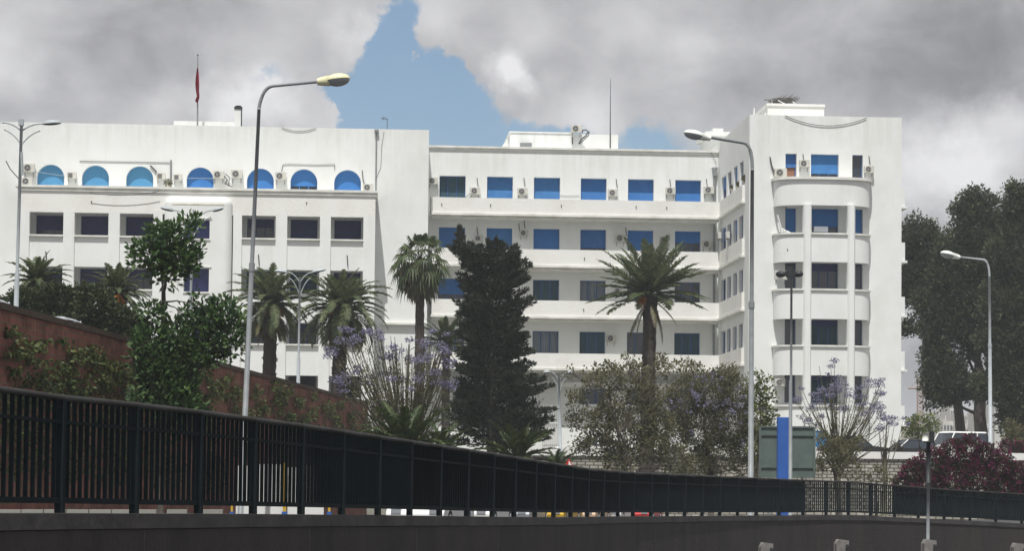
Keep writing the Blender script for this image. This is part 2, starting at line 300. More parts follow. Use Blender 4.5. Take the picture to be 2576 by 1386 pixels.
for i in range(3, len(FP)-1, 3):                   # expansion joints with dark run-off
    (x0, y0), (x1, y1) = offs(i, -.122), offs(i+1, -.122); t = .012; g = MB(); g.quad((x0, y0, -7), (lerp_(x0, x1, t), lerp_(y0, y1, t), -7), (lerp_(x0, x1, t), lerp_(y0, y1, t), FP[i][2]-.18), (x0, y0, FP[i][2]-.18)); g.build('joint', M['dark'], wl)
# the fence
fe = thing('fence', 'long dark green metal railing fence with vertical bars on the concrete wall', 'fence', (FP[3][0], FP[3][1], FP[3][2]))
def lerp(a, b, t): return a+(b-a)*t
for i in range(len(FP)-1):
    a, b = FP[i], FP[i+1]; dx, dy = b[0]-a[0], b[1]-a[1]; l = math.hypot(dx, dy); ux, uy = dx/l, dy/l; nx, ny = -uy, ux
    def at(t, o, z): return (lerp(a[0], b[0], t)+nx*o, lerp(a[1], b[1], t)+ny*o, z)
    def bar(mb, t, half, dep, zb, zt):
        tt = half/l; q = [at(t-tt, -dep, 0), at(t+tt, -dep, 0), at(t+tt, dep, 0), at(t-tt, dep, 0)]
        n = len(mb.v); mb.v += [(x, y, zb) for x, y, _ in q]+[(x, y, zt) for x, y, _ in q]
        mb.f += [(n, n+1, n+5, n+4), (n+1, n+2, n+6, n+5), (n+2, n+3, n+7, n+6), (n+3, n, n+4, n+7), (n+4, n+5, n+6, n+7), (n+3, n+2, n+1, n)]; mb.m += [0]*6
    def rail(mb, z0a, z1a, z0b, z1b, dep):
        q = [at(0, -dep, z0a), at(1, -dep, z0b), at(1, dep, z0b), at(0, dep, z0a), at(0, -dep, z1a), at(1, -dep, z1b), at(1, dep, z1b), at(0, dep, z1a)]
        n = len(mb.v); mb.v += q; mb.f += [(n, n+1, n+5, n+4), (n+2, n+3, n+7, n+6), (n+4, n+5, n+6, n+7), (n+3, n+2, n+1, n), (n, n+4, n+7, n+3), (n+1, n+2, n+6, n+5)]; mb.m += [0]*6
    Ha, Hb = a[3]-a[2], b[3]-b[2]
    p = MB(); bar(p, 0, .035, .045, a[2]+.002, a[3]-.05); p.build('post', M['fence'], fe)
    p = MB(); nb = 12
    for k in range(1, nb):
        t = k/nb; zt = lerp(a[3]-.06, b[3]-.06, t); zb = lerp(a[2]+.105*1.2, b[2]+.105*1.2, t); bar(p, t, .006, .023, zb, zt)
    rail(p, a[2]+.10, a[2]+.16, b[2]+.10, b[2]+.16, .02); rail(p, a[2]+.75*Ha, a[2]+.78*Ha, b[2]+.75*Hb, b[2]+.78*Hb, .022)
    p.build('bar_panel', M['fence'], fe)
    if 9 <= i < 29 or i >= 33:
        p = MB(); q = [at(.03, .03, a[2]+.13), at(.97, .03, b[2]+.13), at(.97, .03, b[3]-.07), at(.03, .03, a[3]-.07)]; p.quad(*q); p.quad(*[(x+nx*.004, y+ny*.004, z) for x, y, z in q[::-1]]); p.build('screen_sheet', M['screen'], fe)
p = MB()
for i in range(len(FP)-1):
    p.tube([(FP[i][0], FP[i][1], FP[i][3]-.035), (FP[i+1][0], FP[i+1][1], FP[i+1][3]-.035)], .035 if i < 24 else .03, 8)
p.build('handrail', M['rail'], fe, smooth=True)
# street between the fence and the walls behind
g = MB(); SR = [(offs(0, .39)[0]-2, 10)]+[offs(i, .39) for i in range(len(FP))]
for (x0, y0), (x1, y1) in zip(SR, SR[1:]): g.quad((-75, y0, zs(y0)-.15), (x0, y0, zs(y0)-.15), (x1, y1, zs(y1)-.15), (-75, y1, zs(y1)-.15))
x1, y1 = SR[-1]; g.quad((-75, y1, zs(y1)-.15), (x1, y1, zs(y1)-.15), (x1+22, 135, zs(135)-.15), (-75, 135, zs(135)-.15))
struct(g, 'street', M['asph'])
# brick retaining wall, level top 4 m above the eye
BW = [P(px, py, 4*F/(h-py)) for px, py, h in ((-260,700,1189),(0,768,1191.5),(340,857,1195),(590,925,1197.5),(880,1001,1200))]
BW.append(Vector((BW[-1].x+.95, BW[-1].y+7, BW[-1].z))); 
for p_ in BW: p_.z = 4.0
bwt = thing('brick_wall', 'dark red ribbed brick retaining wall overgrown by vines, rising at the left behind the fence', 'wall', (BW[2].x, BW[2].y, -2))
g = MB(); c = MB()
for a, b in zip(BW, BW[1:]):
    d = (b-a).normalized(); n = Vector((-d.y, d.x, 0))*.45
    g.quad((a.x, a.y, -3), (b.x, b.y, -3), (b.x, b.y, 3.86), (a.x, a.y, 3.86)); g.quad((b.x+n.x, b.y+n.y, -3), (a.x+n.x, a.y+n.y, -3), (a.x+n.x, a.y+n.y, 3.86), (b.x+n.x, b.y+n.y, 3.86))
    m_ = -n*.12
    c.quad((a.x+m_.x, a.y+m_.y, 3.865), (b.x+m_.x, b.y+m_.y, 3.865), (b.x+m_.x, b.y+m_.y, 4.02), (a.x+m_.x, a.y+m_.y, 4.02)); c.quad((a.x+m_.x, a.y+m_.y, 4.02), (b.x+m_.x, b.y+m_.y, 4.02), (b.x+n.x, b.y+n.y, 4.02), (a.x+n.x, a.y+n.y, 4.02))
    c.quad((a.x+m_.x, a.y+m_.y, 3.865), (a.x+n.x, a.y+n.y, 3.865), (b.x+n.x, b.y+n.y, 3.865), (b.x+m_.x, b.y+m_.y, 3.865))
e = BW[-1]; g.quad((e.x, e.y, -3), (e.x-.45, e.y, -3), (e.x-.45, e.y, 3.86), (e.x, e.y, 3.86))
g.build('wall', M['redbrick'], bwt); c.build('coping', mat('brown_brick_coping', (.10, .075, .05), .9, (.07, .04, .03), 3), bwt)
# upper terrace the building stands on
g = MB(); T = [(BW[0].x-.46, BW[0].y, 2.86), (BW[1].x-.4, BW[1].y+.1, 2.86), (BW[2].x-.4, BW[2].y+.1, 2.86), (BW[3].x-.4, BW[3].y+.1, 3.0), (BW[4].x-.4, BW[4].y+.1, 2.9), (BW[5].x-.2, BW[5].y+.3, 2.5), (5, 133.5, 1.5), (14, 134.4, 1.25), (46, 134.4, 1.2), (110, 134.4, 1.2)]
for a, b in zip(T, T[1:]): g.quad(a, b, (b[0], 215, max(b[2], 1.25)), (a[0]-(40 if a is T[0] else 0), 215, a[2]))
struct(g, 'terrace', M['terr'])
stt = thing('stone_wall', 'pale rough stone retaining wall with a smooth white top band below the parked cars', 'wall', (20, 134, -2.5))
g = MB(); g.box((5, 134, -4), (110, 134.5, Zh(2200, 1155, 134))); g.build('wall', M['stone'], stt)
g = MB(); g.box((4.9, 133.88, Zh(2200, 1155, 134)+.003), (110, 134.6, Zh(2200, 1137, 134))); g.build('coping', M['cream'], stt)
# kerb seen through the gap under the fence
kb = MB(); 
for (xa, xb) in ((-60, 395), (420, 470), (495, 560)):
    for k in range(8):
        pa = lerp(xa, xb, k/8); pb = lerp(xa, xb, (k+.96)/8); A = P(pa, 1282, 44); B = P(pb, 1282, 44); kb.box((A.x, 44, zs(44)-.2), (B.x, 44.3, P(pa, 1283, 44).z))
tag(kb.build('kerb', M['kerb'], at=(-5, 44, -1.2)), 'pale kerb stones showing through the gap under the left end of the fence', 'kerb')
# ---------------------------------------------------------------- the building
BG = thing('office_building', 'long white building with blue shuttered windows, open balconies and a rounded tower bay', 'building', (0, 158, 2))
class Face:                                    # a facade plane: s runs along it, z up, n points outwards
    def __init__(s, o, u, n): s.o, s.u, s.n = Vector(o), Vector(u), Vector(n)
    def p(s, a, z, d=0): q = s.o+s.u*a-s.n*d; return (q.x, q.y, z)
def wall(mb, fc, s0, s1, z0, z1, ops, dep=.22):
    ss = sorted({s0, s1, *[o[0] for o in ops], *[o[1] for o in ops]}); zz = sorted({z0, z1, *[o[2] for o in ops], *[o[3] for o in ops]})
    for a, b in zip(ss, ss[1:]):
        for c_, d in zip(zz, zz[1:]):
            ms, mz = (a+b)/2, (c_+d)/2
            if any(o[0] < ms < o[1] and o[2] < mz < o[3] for o in ops): continue
            if a < s0-1e-6 or b > s1+1e-6 or c_ < z0-1e-6 or d > z1+1e-6: continue
            mb.quad(fc.p(a, c_), fc.p(b, c_), fc.p(b, d), fc.p(a, d))
    for o in ops:
        a, b, c_, d = o[:4]; arch = len(o) > 4 and o[4]
        mb.quad(fc.p(a, c_), fc.p(b, c_), fc.p(b, c_, dep), fc.p(a, c_, dep))
        if not arch:
            mb.quad(fc.p(a, c_), fc.p(a, c_, dep), fc.p(a, d, dep), fc.p(a, d)); mb.quad(fc.p(b, c_, dep), fc.p(b, c_), fc.p(b, d), fc.p(b, d, dep)); mb.quad(fc.p(a, d, dep), fc.p(b, d, dep), fc.p(b, d), fc.p(a, d))
        else:
            r = (b-a)/2; m_ = (a+b)/2; zc = d-r; n = 24
            mb.quad(fc.p(a, c_), fc.p(a, c_, dep), fc.p(a, zc, dep), fc.p(a, zc)); mb.quad(fc.p(b, c_, dep), fc.p(b, c_), fc.p(b, zc), fc.p(b, zc, dep))
            pts = [(m_-r*math.cos(math.pi*i/n), zc+r*math.sin(math.pi*i/n)) for i in range(n+1)]
            for (sa, za), (sb, zb) in zip(pts, pts[1:]):
                mb.quad(fc.p(sa, za), fc.p(sb, zb), fc.p(sb, d), fc.p(sa, d)); mb.quad(fc.p(sa, za, dep), fc.p(sb, zb, dep), fc.p(sb, zb), fc.p(sa, za))
def window(fc, a, b, c_, d, kind='shut', arch=False, dep=.22, shut='shut', frac=1.0, parent=None):
    """frame with its glass, behind it a curtain; in front the roller shutter, lowered by frac"""
    fr = MB(); t = .06; e = dep-.012
    def bx(mb, s0, s1, z0, z1, d0, d1):
        q = [fc.p(s0, z0, d0), fc.p(s1, z0, d0), fc.p(s1, z0, d1), fc.p(s0, z0, d1), fc.p(s0, z1, d0), fc.p(s1, z1, d0), fc.p(s1, z1, d1), fc.p(s0, z1, d1)]
        n = len(mb.v); mb.v += q; mb.f += [(n, n+1, n+5, n+4), (n+1, n+2, n+6, n+5), (n+2, n+3, n+7, n+6), (n+3, n, n+4, n+7), (n+4, n+5, n+6, n+7), (n+3, n+2, n+1, n)]; mb.m += [mb.mi]*6
    w_ = b-a; zt = d-(w_/2 if arch else 0)
    bx(fr, a-.02, a+t, c_, d if not arch else zt, e-.04, e+.03); bx(fr, b-t, b+.02, c_, d if not arch else zt, e-.04, e+.03)
    bx(fr, a+t, b-t, c_, c_+t, e-.04, e+.03)
    if not arch: bx(fr, a+t, b-t, d-t, d+.02, e-.04, e+.03)
    if w_ > 1.3 and frac < 1:
        for q in (.33, .67): bx(fr, a+w_*q-.035, a+w_*q+.035, c_+t, min(d, zt+w_*.4)-t, e-.035, e+.03)
    wd = fr.build('window', M['frame' if shut != 'navy' and kind in ('shut',) else 'framed'], parent or BG)
    if frac < 1 or kind != 'shut':
        g = MB(); g.quad(fc.p(a, c_, e+.02), fc.p(b, c_, e+.02), fc.p(b, d, e+.02), fc.p(a, d, e+.02)); g.build('pane', M['glass'] if kind in ('shut', 'glass') else M[kind], wd)
    if frac > 0:
        s = MB(); zb = d-(d-c_)*frac; n = max(2, int((d-zb)/.075)) if not arch else 0
        if arch:
            r = w_/2; m_ = (a+b)/2; pts = [(m_+r*math.cos(math.pi*i/20), zt+r*math.sin(math.pi*i/20)) for i in range(21)]
            zb = max(zb, c_); pl = [fc.p(a, zb, e-.06), fc.p(b, zb, e-.06)]+[fc.p(x_, z_, e-.06) for x_, z_ in pts]
            s.quad(*pl); 
        else:
            h = (d-zb)/n
            for i in range(n):                  # overlapping slats
                z0 = zb+i*h; s.quad(fc.p(a+.01, z0, e-.075), fc.p(b-.01, z0, e-.075), fc.p(b-.01, z0+h, e-.055), fc.p(a+.01, z0+h, e-.055)); s.quad(fc.p(a+.01, z0, e-.055), fc.p(b-.01, z0, e-.055), fc.p(b-.01, z0, e-.075), fc.p(a+.01, z0, e-.075))
        s.build('shutter', M[random.choice(('shut', 'shut1', 'shut2')) if shut == 'shut' and not arch else shut], wd)
    return wd
def part(mb, name, m, **k): return mb.build(name, m, BG, **k)
BASE = 1.0
# ----- left wing: back wall with arches (Y=158.3), brise-soleil frame in front (Y=156.4)
YW, YB = 159.3, 156.2
rz = Zh(540, 316, YW); xr = X(1077.5, YW, 500); xl = X(-420, YW, 500)
FW = Face((0, YW, 0), (1, 0, 0), (0, -1, 0)); FB = Face((0, YB, 0), (1, 0, 0), (0, -1, 0))
arcs = [127, 240, 351.5, 503.5, 655, 764.5, 874.5]; ops = []; AZ = Zh(503, 420, YW); aw = .925
AC_ = [X(a, YW, 450) for a in arcs]
for x in AC_: ops.append((x-aw, x+aw, AZ-1.87, AZ, True))
rows = [(Zh(350, 537, YB)-.0, 1.85), (Zh(350, 672.7, YB), 1.85), (Zh(350, 806, YB), 1.9), (Zh(350, 940, YB), 1.9)]
rowz = []
for k, (zt, h) in enumerate(rows): rowz.append((zt-h+.05, zt+.14))
wx = [X(a, YW, 600) for a in (124, 237, 350, 490, 655, 764.5, 874.5)]
for (z0, z1) in rowz:
    for x in wx: ops.append((x-aw, x+aw, z0, z1))
g = MB(); wall(g, FW, xl, xr, BASE, rz, ops, .44)
g.quad((xr, YW, BASE), (xr, 172, BASE), (xr, 172, rz), (xr, YW, rz)); g.quad((xr, 172, BASE), (xl, 172, BASE), (xl, 172, rz), (xr, 172, rz)); g.quad((xl, 172, BASE), (xl, YW, BASE), (xl, YW, rz), (xl, 172, rz))
g.quad((xl, YW, rz), (xr, YW, rz), (xr, YW+.3, rz), (xl, YW+.3, rz)); g.quad((xl, YW+.3, rz), (xr, YW+.3, rz), (xr, YW+.3, rz-.6), (xl, YW+.3, rz-.6)); g.quad((xl, YW+.3, rz-.6), (xr, YW+.3, rz-.6), (xr, 172, rz-.6), (xl, 172, rz-.6))
part(g, 'left_wing_wall', M['white'])
for i, x in enumerate(AC_): window(FW, x-aw, x+aw, AZ-1.87, AZ, arch=True, shut='shutl' if i < 3 else 'shut', frac=.62 if i == 5 else 1, dep=.44)
for k, (z0, z1) in enumerate(rowz[:3]):
    for i, x in enumerate(wx):
        fr_ = 1 if (k == 0 and i not in (0, 4)) or (k == 1 and i == 3) else random.choice((.3, .5, 1))
        window(FW, x-aw, x+aw, z0, z1, kind='teal' if (k == 1 and i > 3) else 'glass', shut='navy', frac=0 if (k == 1 and i in (4, 5)) else fr_, dep=.44)
# frame
def bx3(mb, xa, xb, ya, yb, za, zb): mb.box((xa, ya, za), (xb, yb, zb))
pil = [(51.5,73),(158.6,186.6),(272.4,300.4),(385,408),(586,608),(693,722),(804.5,831.7),(913.8,943.5)]
pilx = [(X(a, YB, 600), X(b, YB, 600)) for a, b in pil]
XA, XB = pilx[0][0], pilx[-1][1]; ctop = Zh(350, 468.6, YB-.17); cbot = Zh(350, 474.5, YB-.17)
g = MB()
for (a, b) in pilx: bx3(g, a, b, YB, YB+.55, BASE, rowz[0][1]-.004)
zlev = rows
part(g, 'pilaster_frame', M['white'])
g = MB(); bx3(g, XA, XB, YB+.003, YB+.25, rows[0][0], cbot-.05); part(g, 'fascia', M['cream'])
g = MB(); bx3(g, XA+.02, XB-.02, YB+.25, YW-.01, rows[0][0]+.16, rows[0][0]+.3); part(g, 'loggia_ceiling', M['white'])
g = MB(); bx3(g, X(39, YB, 470), X(951, YB, 480), YB-.17, YW-.004, cbot, ctop); bx3(g, X(45, YB, 475), X(947.5, YB, 480), YB-.09, YW-.006, cbot-.22, cbot-.004); part(g, 'cornice', M['trim'])
for k, (zt, h_) in enumerate(rows):
    hh = (598.8-539, 730.7-672.7, 864-806.5, 998-940)[k]*(YB/F); zbm = zt-hh
    nxt = rows[k+1][0] if k < 3 else BASE
    for i in range(len(pilx)-1):
        if i == 3: continue
        a, b = pilx[i][1], pilx[i+1][0]
        g = MB(); bx3(g, a, b, YB+.12, YB+.32, nxt, zbm-.02); part(g, 'spandrel', M['white'])
        g = MB(); bx3(g, a, b, YB-.06, YB+.36, zbm-.016, zbm+.09); part(g, 'window_sill', M['trim'])
        g = MB(); bx3(g, a, b, YB+.34, YW-.01, zbm-.35, zbm-.2); 
        if k < 3: part(g, 'loggia_floor', M['white'])
g = MB(); bx3(g, XA+.05, XA+.25, YB+.56, YW-.01, BASE, rows[0][0]); bx3(g, XB-.25, XB-.05, YB+.56, YW-.01, BASE, rows[0][0]); bx3(g, pilx[3][1]-.25, pilx[3][1]-.05, YB+.56, YW-.01, BASE, rows[0][0]); bx3(g, pilx[4][0]+.05, pilx[4][0]+.25, YB+.56, YW-.01, BASE, rows[0][0])
part(g, 'end_wall', M['white'])
# central projecting block with rounded shoulders
YC = YB-.55; xa, xb = X(411.5, YC, 600), X(582.5, YC, 600); zt = Zh(500, 492, YC); rr = .55
cw = [(X(463, YC, 600), X(527, YC, 600), Zh(495, y1, YC), Zh(495, y0, YC)) for y0, y1 in ((550.5, 600), (673, 734), (807, 868), (942, 1000))]
FC = Face((0, YC, 0), (1, 0, 0), (0, -1, 0))
g = MB(); wall(g, FC, xa+rr, xb-rr, BASE, zt-rr, cw, .9)
n = 8                                            # rounded vertical edges and rounded top edge
prof = [(rr*math.cos(math.pi/2*i/n), rr*math.sin(math.pi/2*i/n)) for i in range(n+1)]   # (out, up)
for (o0, u0), (o1, u1) in zip(prof, prof[1:]):
    d0, d1 = (rr-o0)*1.0, (rr-o1)*1.0
    g.quad((xa+rr, YC+d0, zt-rr+u0), (xb-rr, YC+d0, zt-rr+u0), (xb-rr, YC+d1, zt-rr+u1), (xa+rr, YC+d1, zt-rr+u1))
    g.quad((xb-rr+u0, YC+d0, BASE), (xb-rr+u1, YC+d1, BASE), (xb-rr+u1, YC+d1, zt-rr), (xb-rr+u0, YC+d0, zt-rr))
    g.quad((xa+rr-u1, YC+d1, BASE), (xa+rr-u0, YC+d0, BASE), (xa+rr-u0, YC+d0, zt-rr), (xa+rr-u1, YC+d1, zt-rr))
    for sx, cx in ((1, xb-rr), (-1, xa+rr)):
        for j in range(n):
            t0, t1 = math.pi/2*j/n, math.pi/2*(j+1)/n
            A = (cx+sx*u0*math.cos(t0), YC+d0, zt-rr+u0*math.sin(t0)); B = (cx+sx*u0*math.cos(t1), YC+d0, zt-rr+u0*math.sin(t1))
            C = (cx+sx*u1*math.cos(t1), YC+d1, zt-rr+u1*math.sin(t1)); D = (cx+sx*u1*math.cos(t0), YC+d1, zt-rr+u1*math.sin(t0))
            g.quad(*((A, B, C, D) if sx < 0 else (D, C, B, A)))
part(g, 'entrance_block', M['white'])
for (a, b, c_, d) in cw: g = MB(); bx3(g, a-.02, b+.05, YC-.07, YC+.1, c_-.1, c_-.003); part(g, 'window_sill', M['trim']); g = MB(); bx3(g, a-.1, b+.15, YC-.06, YC-.003, d+.01, d+.07); part(g, 'window_lintel', M['trim'])
for (a, b, c_, d) in cw[:3]: window(FC, a, b, c_, d, dep=.9, shut='navy')
g = MB(); g.prism([(xa+.55, zt-.55), (xb-.55, zt-.55), (xb-.5, zt-.62), (xa+.5, zt-.62)], 1, YC-.02, YC+.02); part(g, 'stain_band', M['stain'])
# small entrance canopy and ledge on the plain wall
g = MB(); bx3(g, X(958, YW, 816), xr-.05, YW-.28, YW-.004, Zh(1000, 817, YW-.28), Zh(1000, 812, YW-.28)); part(g, 'canopy', M['trim'])
# ----- right wing: wall Y=160, parapets Y=158.5
YR, YP, YT = 162.2, 160.5, 149.2
FR = Face((0, YR, 0), (1, 0, 0), (0, -1, 0)); rx0, rx1 = xr-.3, X(1802, YR, 500); XT = 25.4
rz2 = Zh(1440, 374, YR)
rwx = [(1104,1170),(1224,1289),(1342,1408),(1460,1525),(1579,1644),(1698,1763)]
RW = [(X(a, YR, 600), X(b, YR, 600)) for a, b in rwx]
ptop = [Zh(1323, y, YP) for y in (499.3, 626.6, 755.2, 887.9)]; pbot = [Zh(1323, y, YP) for y in (542.5, 671, 799.5, 930)]
wtop = [Zh(1375, y, YR) for y in (446, 574.9, 703.6, 832.8)]
ops = []
for k in range(4):
    for (a, b) in RW: ops.append((a, b, wtop[k]-1.85, wtop[k]))
gz = Zh(1480, 978, YR)
for (a, b) in RW[3:]: ops.append((a, b, gz-1.1, gz))
XR_ = XT-.01
g = MB(); wall(g, FR, rx0, XR_, BASE, rz2, ops, .5)
g.quad((rx0, YR, rz2), (XR_, YR, rz2), (XR_, 174, rz2), (rx0, 174, rz2)); g.quad((XR_, 174, BASE), (rx0, 174, BASE), (rx0, 174, rz2), (XR_, 174, rz2))
part(g, 'right_wing_wall', M['white2'])
g = MB(); e0, e1 = Zh(1440, 371.5, YR-.15), Zh(1440, 376.5, YR-.15); bx3(g, rx0+.31, XT-.02, YR-.15, YR+.4, e1, e0); bx3(g, rx0+.31, XT-.02, YR-.09, YR-.003, e1-.14, e1-.003); part(g, 'cornice', M['trim'])
spec = {0: ['glass0', 'shut', 'shut', 'shut', 'shut', 'shut'], 1: [1, 1, 1, .7, 1, .45], 2: [.6, 0, 0, 0, 0, 0], 3: [0, 0, 0, 0, 0, 0]}
kinds = {2: ['glass', 'glass', 'teal', 'curt', 'glass', 'glass'], 3: ['curt', 'glass', 'curt', 'teal', 'glass', 'teal']}
for k in range(4):
    for i, (a, b) in enumerate(RW):
        z1 = wtop[k]; z0 = z1-1.85
        if k == 0: window(FR, a, b, z0, z1, kind='teal' if i == 0 else 'shut', frac=0 if i == 0 else 1, dep=.5)
        elif k == 1: window(FR, a, b, z0, z1, kind='glass', frac=spec[1][i], dep=.5)
        else: window(FR, a, b, z0, z1, kind=kinds[k][i], frac=spec[k][i], dep=.5)
for (a, b) in RW[3:]: window(FR, a, b, gz-1.1, gz, kind='glass', frac=0, dep=.5)
px0 = X(1088.5, YP, 520); px1 = XT-.19
for k in range(4):
    g = MB(); bx3(g, px0, px1, YP, YP+.14, pbot[k]+.13, ptop[k])
    # return along the tower side
    bx3(g, px1, px1+.14, YT+1.7, YP+.14, pbot[k]+.13, ptop[k]); bx3(g, px1+.14, XT-.002, YT+1.7, YT+1.84, pbot[k]+.13, ptop[k])
    if k: bx3(g, px0, px0+.14, YP+.14, YR-.003, pbot[k]+.13, ptop[k])
    part(g, 'balcony_parapet', M['cream'])
    g = MB(); bx3(g, px0-.06, px1+.05, YP-.09, YR-.002, pbot[k]-.03, pbot[k]+.127); bx3(g, px1-.09, XT-.003, YT+1.6, YP-.093, pbot[k]-.03, pbot[k]+.127); bx3(g, px0-.02, px1, YP+.1, YR-.004, pbot[k]-.17, pbot[k]-.034)
    part(g, 'balcony_slab', M['trim'])
g = MB(); bx3(g, px0-.17, px0-.1, YP+.1, YP+.18, pbot[0], ptop[0]); part(g, 'drainpipe', M['steel'])
# ledge over the ground floor and its gate bars
g = MB(); bx3(g, px0, XT-.1, YR-.8, YR-.004, Zh(1440, 974, YR-.8), Zh(1440, 962, YR-.8)); part(g, 'canopy', M['trim'])
g = MB(); ga, gb = X(1362, YR-.75, 1000), X(1404, YR-.75, 1000)
for i in range(9): x = lerp(ga, gb, i/8); g.tube([(x, YR-.7, BASE), (x, YR-.7, Zh(1440, 976, YR-.8))], .025, 5)
for z in (gz-.5, gz-2.5): g.tube([(ga, YR-.7, z), (gb, YR-.7, z)], .03, 5)
part(g, 'window_grille', M['whitep'])
# penthouse on the right wing
PY = 164.7; a, b = X(1283, PY, 350), X(1555, PY, 350); z1 = Zh(1420, 336, PY)
g = MB(); g.box((a, PY, rz2-.2), (b, PY+6, z1)); g.quad((a-.003, PY+2, rz2), (a-.9, PY+2, rz2), (a-.003, PY+2, z1)); g.box((a-.06, PY-.06, z1+.003), (b-3.2, PY+6.1, z1+.1)); part(g, 'penthouse', M['white2'])
g = MB(); g.box((X(1308, PY, 360), PY-.3, Zh(1320, 368, PY)), (X(1337, PY, 360), PY-.003, Zh(1320, 360, PY))); part(g, 'roof_vent', M['steel'])
# ----- tower
FT_ = Face((0, YT, 0), (1, 0, 0), (0, -1, 0)); tx0, tx1 = XT, X(2268, YT, 500); tz = Zh(2074, 291.5, YT)
tw = [(X(1976, YT, 420), X(2004, YT, 420)), (X(2040, YT, 420), X(2110, YT, 420)), (X(2144, YT, 420), X(2171, YT, 420))]
w0 = Zh(2074, 387.5, YT); ops = []
for k in range(5):
    for (a, b) in tw: ops.append((a, b, w0-3.6*k-(1.75 if k == 0 else 2.0), w0-3.6*k))
g = MB(); wall(g, FT_, tx0, tx1, BASE, tz, ops, .38)
FS = Face((XT, 0, 0), (0, -1, 0), (-1, 0, 0)); sops = []
SY = []
for (a, b) in ((1811.5, 1823.5), (1827, 1836.5), (1842.5, 1852), (1858, 1867.5)):
    ya = XT*F/(a-895.5); yb = XT*F/(b-895.5); SY.append((ya, yb))
for k in range(4):
    for (ya, yb) in SY: sops.append((-ya, -yb, wtop[k]-1.85, wtop[k]))
wall(g, FS, -174, -YT, BASE, tz, sops, .25)
g.quad((tx1, YT, BASE), (tx1, 174, BASE), (tx1, 174, tz), (tx1, YT, tz)); g.quad((tx1, 174, BASE), (tx0, 174, BASE), (tx0, 174, tz), (tx1, 174, tz))
g.quad((tx0, YT, tz), (tx1, YT, tz), (tx1, 174, tz), (tx0, 174, tz))
part(g, 'tower_wall', M['whitet'])
for k in range(4):
    for i, (ya, yb) in enumerate(SY): window(FS, -ya, -yb, wtop[k]-1.85, wtop[k], kind='curt' if (i+k) % 2 else 'glass', frac=.5 if k < 2 and i % 2 == 0 else 0, dep=.25)
for k in range(5):
    for i, (a, b) in enumerate(tw):
        z1 = w0-3.6*k; z0 = z1-(1.75 if k == 0 else 2.0)
        fr_ = {(0, 0): .5, (0, 1): .72, (0, 2): 0, (1, 0): 1, (1, 1): .6, (1, 2): 1}.get((k, i), (.0, .25, .0)[i])
        window(FT_, a, b, z0, z1, kind='orange' if (k, i) == (0, 0) else 'teal' if i == 1 and k > 2 else 'glass', frac=fr_, dep=.38, shut='shut' if k < 2 else 'navy')
# the bow: stacked curved balconies between slim piers
bc = X(2074, YT-1.2, 600); bw = 3.15; bd = 1.6
def bow(w_, d_, n=40, ex=2.9, a0=0, a1=math.pi):
    out = []
    for i in range(n+1):
        t = a0+(a1-a0)*i/n; c_, s_ = math.cos(t), math.sin(t)
        out.append((bc-w_*math.copysign(abs(c_)**(2/ex), c_), YT-d_*abs(s_)**(2/ex)))
    return out
def shell(mb, w_, d_, z0, z1, t=.16):
    o = bow(w_, d_); i_ = bow(w_-t, d_-t)
    for k in range(len(o)-1):
        (ax, ay), (bx_, by) = o[k], o[k+1]; (cx, cy), (dx, dy) = i_[k], i_[k+1]
        mb.quad((ax, ay, z0), (bx_, by, z0), (bx_, by, z1), (ax, ay, z1)); mb.quad((dx, dy, z0), (cx, cy, z0), (cx, cy, z1), (dx, dy, z1))
        mb.quad((ax, ay, z1), (bx_, by, z1), (dx, dy, z1), (cx, cy, z1)); mb.quad((cx, cy, z0), (dx, dy, z0), (bx_, by, z0), (ax, ay, z0))
def slab(mb, w_, d_, z0, z1):
    o = bow(w_, d_); mb.prism([(x, y-.003) for x, y in o], 2, z0, z1)
yf = YT-bd
lt, lb = Zh(2074, 443.8, yf-.15), Zh(2074, 450.5, yf-.15)
g = MB(); slab(g, bw+.17, bd+.14, lb, lt); part(g, 'bay_ledge', M['trim'])
bands = [(Zh(2074, 516, yf), lb-.003)]+[(Zh(2074, y1, yf), Zh(2074, y0, yf)) for y0, y1 in ((590, 659), (731, 802.5), (873, 944.7))]+[(BASE, Zh(2074, 1024, yf))]
for k, (z0, z1) in enumerate(bands):
    g = MB(); shell(g, bw, bd, z0, z1); part(g, 'bay_parapet', M['whitet'])
    if k: g = MB(); shell(g, bw+.1, bd+.1, z1+.003, z1+.12, .34); part(g, 'bay_sill', M['trim'])
    if k < 4: g = MB(); slab(g, bw-.18, bd-.18, z0+.05, z0+.2); part(g, 'bay_floor', M['whitet'])
for (p0, p1) in ((2021.5, 2042), (2132.5, 2151.5)):
    a, b = X(p0, yf, 600), X(p1, yf, 600)
    g = MB(); g.prism([(a, yf+.5), (a, yf+.02), (a+.1, yf-.14), (b-.1, yf-.14), (b, yf+.02), (b, yf+.5)], 2, BASE, bands[0][0]+.04); part(g, 'bay_pier', M['whitet'])
# balconies on the far side of the tower, seen edge-on
for k in range(5):
    zc = w0-3.6*k-3.2; g = MB(); bx3(g, tx1+.002, tx1+.36, YT+.5, YT+6, zc-.1, zc+1.1); bx3(g, tx1+.002, tx1+.5, YT+.4, YT+6.1, zc-.25, zc-.104); part(g, 'side_balcony', M['whitet'])
